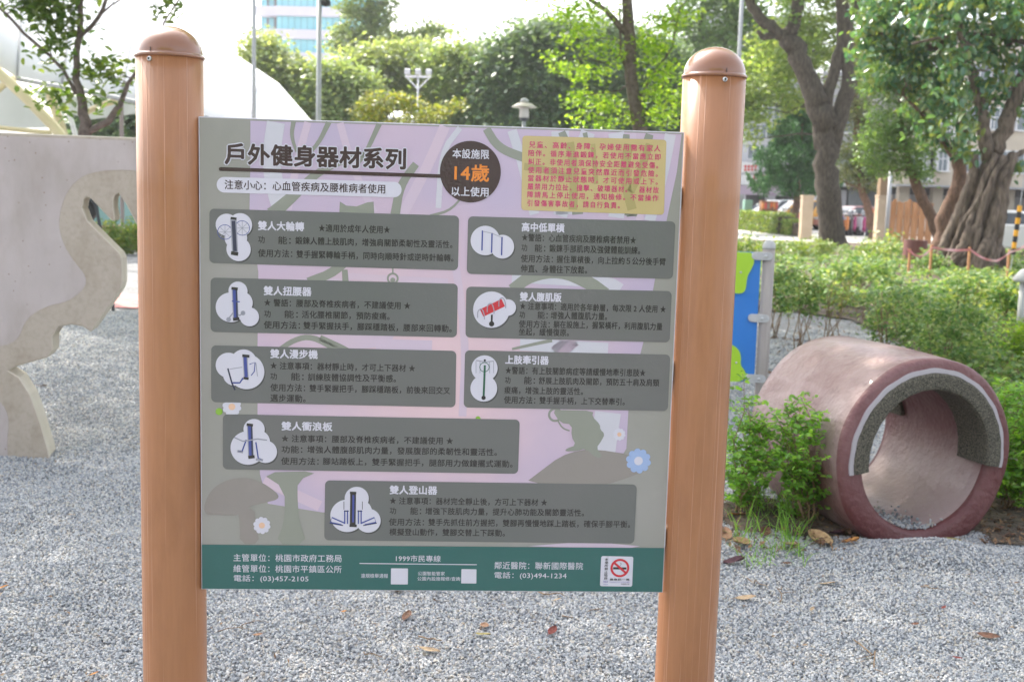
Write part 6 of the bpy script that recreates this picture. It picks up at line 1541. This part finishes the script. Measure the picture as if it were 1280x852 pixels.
for i, (px, YY, ci, lb) in enumerate(((1046, 57, 6, 'silver scooter first in the row right of the forked trunk'), (1051, 57.2, 7, 'navy scooter second in the row right of the forked trunk'), (1056, 57.4, 0, 'blue scooter third in the row'), (1061, 57.6, 2, 'orange and dark scooter fourth in the row'), (1067, 57.8, 1, 'black scooter fifth in the row'), (1072, 58, 3, 'magenta scooter sixth in the row'), (1078, 58.2, 6, 'silver scooter seventh in the row'), (1083, 58.4, 3, 'magenta scooter near the slender tree stem'), (1097, 58.6, 5, 'red scooter between the slender tree and the fence pillar'),
                                     (976, 66, 4, 'white scooter beyond the hedge left of the juniper stem'), (984, 66, 6, 'silver scooter beside the juniper stem'), (1001, 64, 5, 'red scooter just left of the beige gate pillar'), (1160, 60, 4, 'white scooter behind the fence end'), (1202, 56, 4, 'white scooter seen between the leaning trunks and the roots'), (1189, 56, 6, 'silver scooter close to the rubber tree stem'))):
    scooter(lb, gx(px, YY, -.02), math.radians(-128 + (i * 7) % 11), cp_('scooter_' + str(i), SP[ci][1]))

# person in an orange vest
def person(label, loc, rz, H, top, trousers):
    r_ = empty('person', loc, label, 'person', None, rz)
    s = H / 1.7
    J = dict(pel=(0, 0, .93), sp=(0, .01, 1.15), ch=(0, 0, 1.35), nk=(0, 0, 1.46), hd=(0, .02, 1.58), tp=(0, .02, 1.68), sl=(.17, 0, 1.40), el=(.23, .02, 1.14), hl=(.22, .14, .93), sr=(-.17, 0, 1.40), er=(-.24, .03, 1.15), hr=(-.16, .24, 1.05),
             ll=(.09, 0, .9), kl=(.10, .03, .5), al=(.11, -.02, .09), fl=(.12, .13, .04), lr=(-.09, 0, .9), kr=(-.11, .0, .5), ar=(-.12, -.06, .09), fr=(-.13, .09, .04))
    E_ = [('pel', 'sp'), ('sp', 'ch'), ('ch', 'nk'), ('nk', 'hd'), ('hd', 'tp'), ('ch', 'sl'), ('sl', 'el'), ('el', 'hl'), ('ch', 'sr'), ('sr', 'er'), ('er', 'hr'), ('pel', 'll'), ('ll', 'kl'), ('kl', 'al'), ('al', 'fl'), ('pel', 'lr'), ('lr', 'kr'), ('kr', 'ar'), ('ar', 'fr')]
    Rr = dict(pel=.13, sp=.12, ch=.14, nk=.055, hd=.1, tp=.07, sl=.065, el=.045, hl=.03, sr=.065, er=.045, hr=.03, ll=.085, kl=.06, al=.042, fl=.035, lr=.085, kr=.06, ar=.042, fr=.035)
    ks = list(J); me = bpy.data.meshes.new('body'); me.from_pydata([tuple(c * s for c in J[k]) for k in ks], [(ks.index(a), ks.index(b)) for a, b in E_], [])
    o = bpy.data.objects.new('body', me); C.objects.link(o); o.parent = r_; MW[o.name] = MW[r_.name]
    sk = o.modifiers.new('skin', 'SKIN'); o.modifiers.new('sub', 'SUBSURF').levels = 1
    for i, k in enumerate(ks): me.skin_vertices[0].data[i].radius = (Rr[k] * s, Rr[k] * s * (.8 if k in ('ch', 'sp', 'pel') else 1))
    me.skin_vertices[0].data[0].use_root = True
    m = bpy.data.materials.new('person_look'); nt, b = nodes_of(m)
    tc = nt.nodes.new('ShaderNodeTexCoord'); sx = nt.nodes.new('ShaderNodeSeparateXYZ'); nt.links.new(tc.outputs['Object'], sx.inputs[0])
    r = nt.nodes.new('ShaderNodeValToRGB'); r.color_ramp.interpolation = 'CONSTANT'; mr = nt.nodes.new('ShaderNodeMath'); mr.operation = 'DIVIDE'; mr.inputs[1].default_value = 1.75 * s
    nt.links.new(sx.outputs[2], mr.inputs[0]); nt.links.new(mr.outputs[0], r.inputs[0]); els = r.color_ramp.elements
    els[0].position = 0; els[0].color = (.03, .03, .03, 1); els[1].position = .05; els[1].color = (*trousers, 1)
    for p_, c_ in ((.53, top), (.845, (.45, .27, .19)), ): e_ = els.new(p_); e_.color = (*c_, 1)
    nt.links.new(r.outputs[0], b.inputs['Base Color']); me.materials.append(m)
    mb = MB(); mb.lathe((0, .0, 1.60 * s), [(.105 * s, -.07 * s), (.112 * s, 0), (.1 * s, .06 * s), (.06 * s, .1 * s), (.01, .112 * s)], 14); build('hair', mb, M['dark'], r_, local=True, smooth=True)
    return r_
person('person in an orange top and dark trousers standing by the scooters left of the fence', gx(1088, 56, -.02), math.radians(200), 1.62, (.75, .2, .04), (.04, .045, .07))

# ================================================================== STREET FURNITURE
def pole(name, label, cat, px, Y, wpx, ytop, extra=None, mat='steel', group=None):
    b = gx(px, Y); root = empty(name, b, label, cat, group)
    top = at(px, ytop, Y).z; r = wpx * mpp(Y) / 2
    mb = MB(); mb.tube([(b.x, b.y, -.1), (b.x, b.y, top * .5), (b.x, b.y, top)], [r, r, r * .9], 14); build('pole', mb, M[mat], root, smooth=True)
    mb = MB(); mb.lathe((b.x, b.y, -.05), [(r * 2.4, 0), (r * 2.4, .07), (r * 1.2, .09)], 14); build('base_plate', mb, M[mat], root)
    return root, b, top
gp = 'tall grey poles round the yard'
r_, b, t = pole('lamp_post', 'tall grey pole rising above the board at the left beside the white dome', 'pole', 317.5, 30, 5, -190, group=gp)
r_, b, t = pole('lamp_post', 'tall grey lamp pole with a dark round head right of the office tower edge', 'street lamp', 397.5, 25, 6.5, -6, group=gp)
k = mpp(25); mb = MB(); mb.lathe((b.x + 8 * k, b.y, at(405, 4, 25).z), [(2 * k, -4 * k), (5.5 * k, -3 * k), (6 * k, 0), (5 * k, 4 * k), (1 * k, 5 * k)], 18); build('lamp_head', mb, M['dark'], r_, smooth=True)
mb = MB(); mb.tube([(b.x, b.y, t - .05), (b.x + 6 * k, b.y, t - .02)], .03, 8); build('arm', mb, M['steel'], r_)
r_, b, t = pole('lamp_post', 'tall grey pole rising behind the domed cap of the right post', 'pole', 914.5, 30, 5, -150, group=gp)
r_, b, t = pole('sign_pole', 'plain grey pole in front of the wooden fence', 'pole', 1111, 46, 5, 214, group=gp)
# floodlights
Y = 40; k = mpp(Y)
r_, b, t = pole('floodlight_mast', 'slim white mast carrying three square floodlights on a braced crossbar', 'floodlight', 520, Y, 2.4, 96, mat='whitew')
mb = MB(); z = at(520, 96, Y).z; mb.tube([(b.x - 16 * k, Y, z), (b.x + 16 * k, Y, z)], 1.3 * k, 8); mb.tube([(b.x - 14.5 * k, Y, z), (b.x, Y, z - 15 * k)], .8 * k, 6); mb.tube([(b.x + 14.5 * k, Y, z), (b.x, Y, z - 15 * k)], .8 * k, 6); build('crossbar', mb, M['whitew'], r_)
for dx in (-13, 0, 13):
    mb = MB(); mb.box((b.x + dx * k, Y - .08, z + 5.5 * k), (6.6 * k, .15, 6.6 * k), M=Matrix.Rotation(.2, 3, 'X')); f_ = build('floodlight', mb, M['whitew'], r_, bevel=.01)
    mb = MB(); mb.box((b.x + dx * k, Y - .17, z + 5.3 * k), (5.2 * k, .02, 5.2 * k), M=Matrix.Rotation(.2, 3, 'X')); build('lens', mb, LAMP, f_)
# garden lantern
Y = 18; k = mpp(Y)
r_, b, t = pole('garden_lantern', 'small garden lantern with a wide pale hat just above the top edge of the board', 'lantern', 652, Y, 5, 150, mat='steel')
zc = at(652, 133, Y).z
mb = MB(); mb.lathe((b.x, Y, zc), [(7.5 * k, -1.2 * k), (15.5 * k, -1.5 * k), (15 * k, -.2 * k), (9 * k, 3.2 * k), (5 * k, 4.6 * k)], 28); build('hat', mb, pm('lantern_cream', (.46, .42, .36), (.5, .46, .4), rough=.5), r_, smooth=False)
mb = MB(); mb.lathe((b.x, Y, zc + 4.6 * k), [(4 * k, 0), (5.2 * k, 1.2 * k), (5 * k, 3 * k), (3 * k, 5 * k), (1 * k, 5.6 * k)], 20); build('finial', mb, M['capg'], r_, smooth=True)
mb = MB(); mb.lathe((b.x, Y, zc), [(5 * k, -14 * k), (6 * k, -13 * k), (5.8 * k, -1.3 * k), (4 * k, -1.2 * k)], 20); build('glass', mb, pm('frosted_glass', (.62, .60, .57), rough=.3), r_, smooth=False)
mb = MB(); mb.lathe((b.x, Y, zc - 14 * k), [(3 * k, -4 * k), (5.5 * k, -1.5 * k), (5.6 * k, 0)], 18); build('collar', mb, M['frame'], r_)
# beige gate pillars and wooden fence
Y = 50
M['pillar'] = pm('pillar_beige', (.42, .33, .23), (.47, .37, .27), scale=3, rough=.9); M['plank'] = pm('fence_plank', (.44, .21, .09), (.52, .27, .13), scale=6, rough=.8, stretch=(1, 1, .2))
def pillar(label, x0, x1, yt, Y, cap=False):
    a = gx(x0, Y); b = gx(x1, Y); w = b.x - a.x; zt = at((x0 + x1) / 2, yt, Y).z
    root = empty('gate_pillar', ((a.x + b.x) / 2, Y, 0), label, 'pillar', 'beige pillars at the park gate')
    mb = MB(); mb.box(((a.x + b.x) / 2, Y, zt / 2 - .1), (w, w * .9, zt + .2)); build('shaft', mb, M['pillar'], root, bevel=.02)
    mb = MB(); mb.box(((a.x + b.x) / 2, Y, zt + .05), (w * 1.06, w * .96, .1)); build('coping', mb, M['pillar'], root, bevel=.02)
    if cap: mb = MB(); mb.box(((a.x + b.x) / 2, Y, zt + .1 + .36), (w * .85, w * .8, .72)); build('top_block', mb, pm('block_brown', (.26, .18, .11), rough=.9), root, bevel=.02)
pillar('beige gate pillar standing left of the forked trunk', 1002, 1016, 247, 50)
pillar('beige pillar with a brown block on top at the left end of the wooden fence', 1096, 1112, 247, 48, True)
fe = empty('wooden_fence', gx(1133, 48), 'orange-brown upright plank fence between the pillar and the leaning trunk', 'fence')
nb = 12; xa, xb = gx(1112.5, 48).x, gx(1168, 48).x; w = (xb - xa) / nb
for i in range(nb):
    zt = at(1133, 252, 48).z + (.10 if i % 4 == 1 else -.04 if i % 4 == 3 else 0)
    mb = MB(); mb.box((xa + w * (i + .5), 48 + (.03 if i % 2 else 0), zt / 2), (w * .86, .05, zt)); build('plank', mb, M['plank'], fe, bevel=.006)
for z in (.35, 1.1): mb = MB(); mb.box(((xa + xb) / 2, 48.08, z), (xb - xa, .05, .1)); build('rail', mb, M['plank'], fe)
# planter tub and taped stakes
Y = 32; k = mpp(Y); b = gx(1148.5, Y)
pl = empty('planter_tub', b, 'round maroon tub planter in front of the leaning trunk', 'planter')
h = at(1148, 300, Y).z; R_ = 14.5 * k
mb = MB(); mb.lathe((b.x, b.y, -.05), [(R_ * .97, 0), (R_, h * .5), (R_, h + .05), (R_ * .86, h + .05), (R_ * .84, h - .06)], 30); build('tub', mb, pm('tub_maroon', (.17, .07, .065), (.21, .09, .08), scale=10, rough=.7, stretch=(1, 1, .2)), pl)
mb = MB(); mb.lathe((b.x, b.y, h - .04), [(R_ * .83, -.02), (R_ * .83, 0), (.02, .04)], 24); build('soil', mb, M['soil'], pl)
SY = 26
st_ = []
for px, yt, lb in ((1142, 311, 'short tan stake tied with pink tape, leftmost of the four'), (1169, 306, 'tan stake standing between planter and twisted roots'), (1217, 309, 'tan stake in front of the twisted roots'), (1267, 312, 'tan stake at the right end of the pink tape')):
    b = gx(px, SY); t = at(px, yt, SY); mb = MB(); mb.box((b.x, SY, t.z / 2), (.045, .045, t.z)); build('wooden_stake', mb, M['plank'], None, label=lb, cat='stake', group='stakes holding the pink tape'); st_.append(Vector((b.x, SY - .04, t.z - .05)))
pts = []
def sag(a, b, s, n=8): return [a.lerp(b, i / n) - Vector((0, 0, s * 4 * (i / n) * (1 - i / n))) for i in range(n)]
chain = [at(1134, 310, SY), st_[0], st_[1], st_[2], at(1245, 326, SY), st_[3], at(1290, 300, SY - .3)]
for i in range(len(chain) - 1): pts += sag(chain[i], chain[i + 1], (.03, .16, .04, .06, .03, .05)[i])
pts.append(chain[-1])
V = []; F = []
for i, p in enumerate(pts): V += [p + Vector((0, .01 * math.sin(i), .026)), p + Vector((.0, -.01 * math.sin(i), -.026))]
for i in range(len(pts) - 1): F.append((2 * i, 2 * i + 1, 2 * i + 3, 2 * i + 2))
build('barrier_tape', (V, F), pm('tape_pink', (.62, .2, .22), (.7, .5, .5), scale=5, rough=.5), None, label='pink and white barrier tape sagging between the stakes before the roots', cat='tape')
# yellow and black guy sleeve
Y = 27; gs = empty('guy_sleeve', gx(1268, Y), 'yellow and black striped guard leaning beside the white car', 'pole guard')
p0 = at(1266, 318, Y); p1 = at(1275, 257, Y)
mb = MB(); mb.tube([p0.lerp(p1, -.35), p1.lerp(p0, -3)], .012, 6); build('wire', mb, M['steel'], gs)
for i in range(8):
    mb = MB(); mb.tube([p0.lerp(p1, i / 8), p0.lerp(p1, (i + 1) / 8)], .055, 10); build('stripe', mb, pm('guard_yellow', (.75, .36, .01), rough=.5) if i % 2 else M['dark'], gs, smooth=False)
# low bollard light at the far right
Y = 13.5; k = mpp(Y); b = gx(1289, Y)
bl = empty('bollard_light', b, 'pale round-capped bollard light cut by the right edge', 'bollard')
mb = MB(); mb.tube([b, (b.x, b.y, at(1279, 350, Y).z)], 5 * k, 14); build('stem', mb, M['capg'], bl, smooth=True)
mb = MB(); mb.lathe((b.x, b.y, at(1279, 350, Y).z), [(13 * k, -2 * k), (14 * k, 1 * k), (10 * k, 7 * k), (6 * k, 12 * k), (3 * k, 14 * k)], 20); build('cap', mb, M['capg'], bl, smooth=True)
# green cabinet, book shelf stand
Y = 68
def cab(name, label, cat, x0, x1, yt, col, Y, extra=False):
    a = gx(x0, Y); b = gx(x1, Y); zt = at((x0 + x1) / 2, yt, Y).z; root = empty(name, ((a.x + b.x) / 2, Y, 0), label, cat)
    mb = MB(); mb.box(((a.x + b.x) / 2, Y + .3, zt / 2), (b.x - a.x, .6, zt)); build('cabinet_body', mb, col, root, bevel=.02)
    if not extra:
        mb = MB(); mb.box(((a.x + b.x) / 2, Y - .01, zt / 2), ((b.x - a.x) * .9, .03, zt * .9)); build('door', mb, col, root, bevel=.005)
    return root, a, b, zt
cab('utility_cabinet', 'mint green utility cabinet beside the left end of the clipped hedge', 'cabinet', 931, 941, 250, pm('mint', (.28, .48, .38), rough=.6), Y)
cab('utility_cabinet', 'grey utility cabinet left of the mint green one', 'cabinet', 920, 930, 243, M['greyw'], Y + 2)
root, a, b, zt = cab('display_stand', 'brown open stand holding orange and red goods beyond the hedge', 'stand', 952, 973, 251, pm('stand_brown', (.25, .13, .07), rough=.7), 67, True)
for i in range(6):
    for j in range(2):
        mb = MB(); mb.box((a.x + (b.x - a.x) * (i + .5) / 6, 66.95, zt * (.5 + .32 * j)), ((b.x - a.x) * .12, .12, zt * .22)); build('item', mb, pm('goods', [(.7, .15, .05), (.75, .3, .1), (.6, .1, .1), (.3, .25, .2)][(i + j) % 4], rough=.6), root)
# teal court wall and maroon kerb seen through the cut-out
mb = MB(); p = gx(135, 40); q = gx(215, 40); mb.box(((p.x + q.x) / 2, 40, .5), (q.x - p.x + 6, .3, 1.35)); tc_ = build('court_wall', mb, pm('wall_teal', (.13, .26, .25), (.17, .30, .29), scale=2, rough=.8), None, label='low teal wall seen through the claw cut-out', cat='wall')
mb = MB(); p = gx(120, 29); q = gx(260, 29); mb.box(((p.x + q.x) / 2, 29.5, .2), (q.x - p.x, .5, .62)); build('kerb_wall', mb, pm('wall_maroon', (.2, .075, .06), rough=.8), None, label='low maroon wall behind the yellow-green bush in the cut-out', cat='wall')

# ================================================================== TENT CANOPY (left)
cn = empty('membrane_canopy', (at(150, 250, 30).x, 32, 0), 'great white membrane canopy on cream arched pipes behind the left post', 'canopy')
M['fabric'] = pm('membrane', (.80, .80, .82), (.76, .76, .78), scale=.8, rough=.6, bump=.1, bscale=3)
# shell: eave line (near) -> ridge (far)
nearl = [(-260, 20, 21), (-120, 45, 22), (0, 82, 23), (30, 101, 23.5), (95, 112, 25), (172, 126, 27), (250, 146, 30), (330, 168, 33), (400, 200, 36)]
farl = [(-260, -330, 34), (-120, -260, 35), (0, -190, 36), (60, -130, 36.5), (130, -62, 37), (205, 12, 38), (285, 62, 38.5), (348, 104, 39), (404, 168, 40)]
nl_ = smooth_pts([tuple(a) for a in [(x, y) for x, y, z in nearl]], 0)
V = []; F = []; nu, nv = 33, 12
def interp(lst, t):
    s = t * (len(lst) - 1); i = min(int(s), len(lst) - 2); f = s - i
    return at(*[lst[i][j] * (1 - f) + lst[i + 1][j] * f for j in range(3)])
for i in range(nu):
    a = interp(nearl, i / (nu - 1)); b = interp(farl, i / (nu - 1))
    for j in range(nv):
        t = j / (nv - 1); p = a.lerp(b, t); p.z += .9 * math.sin(math.pi * t) * (1 - (i / nu) ** 3); V.append(p)
for i in range(nu - 1):
    for j in range(nv - 1): F.append((i * nv + j, (i + 1) * nv + j, (i + 1) * nv + j + 1, i * nv + j + 1))
CAN = [Vector(v) for v in V]
o = build('membrane', (V, F), M['fabric'], cn, smooth=True); s = o.modifiers.new('solid', 'SOLIDIFY'); s.thickness = .03
M['creamp'] = pm('pipe_cream', (.66, .58, .34), (.6, .52, .3), scale=3, rough=.5); M['whitep'] = pm('pipe_white', (.7, .7, .68), rough=.5)
def cpipe(pts, Y, w, mat, nm='arch_pipe'):
    mb = MB(); mb.tube([at(x, y, Y) for x, y in smooth_pts(pts, 2)], w * mpp(Y) / 2, 14); build(nm, mb, mat, cn, smooth=True)
cpipe([(-60, 40), (0, 92), (25, 115), (50, 140), (78, 170), (92, 200), (97, 250), (97, 330)], 22.5, 13, M['creamp'])
cpipe([(-10, 120), (4, 106), (18, 97)], 23.2, 8, M['creamp'], 'brace'); cpipe([(-20, 158), (30, 163), (64, 166)], 24, 6, M['creamp'], 'brace')
cpipe([(75, 113), (83, 135), (92, 158), (98, 190), (99, 250)], 24.5, 6, M['whitep']); cpipe([(18, 98), (60, 106), (95, 112), (172, 128), (260, 148)], 23.4, 6, M['steel'], 'gutter_pipe')
cpipe([(62, 118), (70, 140), (82, 175), (95, 240)], 25.5, 11, M['creamp']); cpipe([(105, 142), (125, 132), (146, 126)], 26.5, 7, M['creamp'], 'brace'); cpipe([(152, 128), (152, 180), (153, 290)], 27, 5, pm('post_mauve', (.3, .25, .25)), 'column')
# inner lining panels of the canopy
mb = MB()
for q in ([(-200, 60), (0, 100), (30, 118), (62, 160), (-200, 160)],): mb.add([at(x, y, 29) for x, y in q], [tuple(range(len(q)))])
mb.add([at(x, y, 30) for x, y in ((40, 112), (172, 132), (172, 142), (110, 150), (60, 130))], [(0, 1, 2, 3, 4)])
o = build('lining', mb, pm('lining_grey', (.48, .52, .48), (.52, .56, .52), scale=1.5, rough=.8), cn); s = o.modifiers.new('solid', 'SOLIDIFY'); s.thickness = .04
# small white kiosk roof under the floodlights
Y = 44; ks_ = empty('kiosk', gx(500, Y), 'small white kiosk roof peeping over the board behind the yellowing tree', 'kiosk')
a, b = at(484, 148, Y), at(516, 148, Y); zt = at(500, 139, Y).z; k = mpp(Y)
mb = MB(); mb.prism([(a.x, Y, a.z), (b.x, Y, a.z), (b.x - 5 * k, Y + 1, zt), (a.x + 5 * k, Y + 1, zt)], (0, .04, .06)); build('roof', mb, M['white'], ks_)
mb = MB(); mb.box(((a.x + b.x) / 2, Y + .9, a.z / 2), (b.x - a.x - .1, 1.5, a.z)); build('wall', mb, M['whitew'], ks_)


# small debris among the stones
mb = MB()
for i in range(900):
    y = 3.4 + 7 * rng.uniform() ** 1.3; x = rng.uniform(-.46, .46) * y
    z = float(gh(x, y)) + .012; sz = rng.uniform(.004, .014); R_ = Euler((rng.normal() * .4, rng.normal() * .4, rng.uniform(0, 6))).to_matrix()
    mb.add([Vector((x, y, z)) + R_ @ Vector(v) * sz for v in ((-1, 0, 0), (0, -.3, .15), (1, 0, .1), (0, .3, .2))], [(0, 1, 2, 3)])
build('gravel_litter', mb, leafmat('crumbs', [(0.08, 0.045, 0.03), (0.22, 0.13, 0.07), (0.35, 0.24, 0.14), (0.14, 0.08, 0.05)], trans=0.05, rough=0.8), kind='stuff')
# seams sewn into the membrane
for i in range(3, nu - 1, 4):
    mb = MB(); mb.tube([V_ + Vector((0, -.03, .02)) for V_ in CAN[i * nv:(i + 1) * nv]], .022, 6); build('seam', mb, M['greyw'], cn, smooth=True)
# ================================================================== AIR (far things go milky in the photograph)
mb = MB(); mb.box((30, 105, 23.5), (330, 250, 50))
hm_ = bpy.data.materials.new('haze_air'); hm_.use_nodes = True; nt = hm_.node_tree; nt.nodes.clear()
vo = nt.nodes.new('ShaderNodeVolumePrincipled'); vo.inputs['Color'].default_value = (.95, .96, 1, 1); vo.inputs['Density'].default_value = 0.0006; vo.inputs['Anisotropy'].default_value = 0.5
ou = nt.nodes.new('ShaderNodeOutputMaterial'); nt.links.new(vo.outputs[0], ou.inputs['Volume'])
build('haze', mb, hm_, kind='stuff')

mb = MB()
for i in range(260):
    px, py = rng.uniform(965, 1260), rng.uniform(375, 460); g = gnd(px, py)
    if not inside((g.x, g.y), bed): continue
    d = Vector((rng.normal() * .12, rng.normal() * .12, rng.uniform(.12, .42))); mb.tube([g, g + d * .6 + Vector((rng.normal() * .03, 0, 0)), g + d], [.005, .004, .002], 4, cap=False)
build('dead_twigs', mb, M['twig'], kind='stuff')
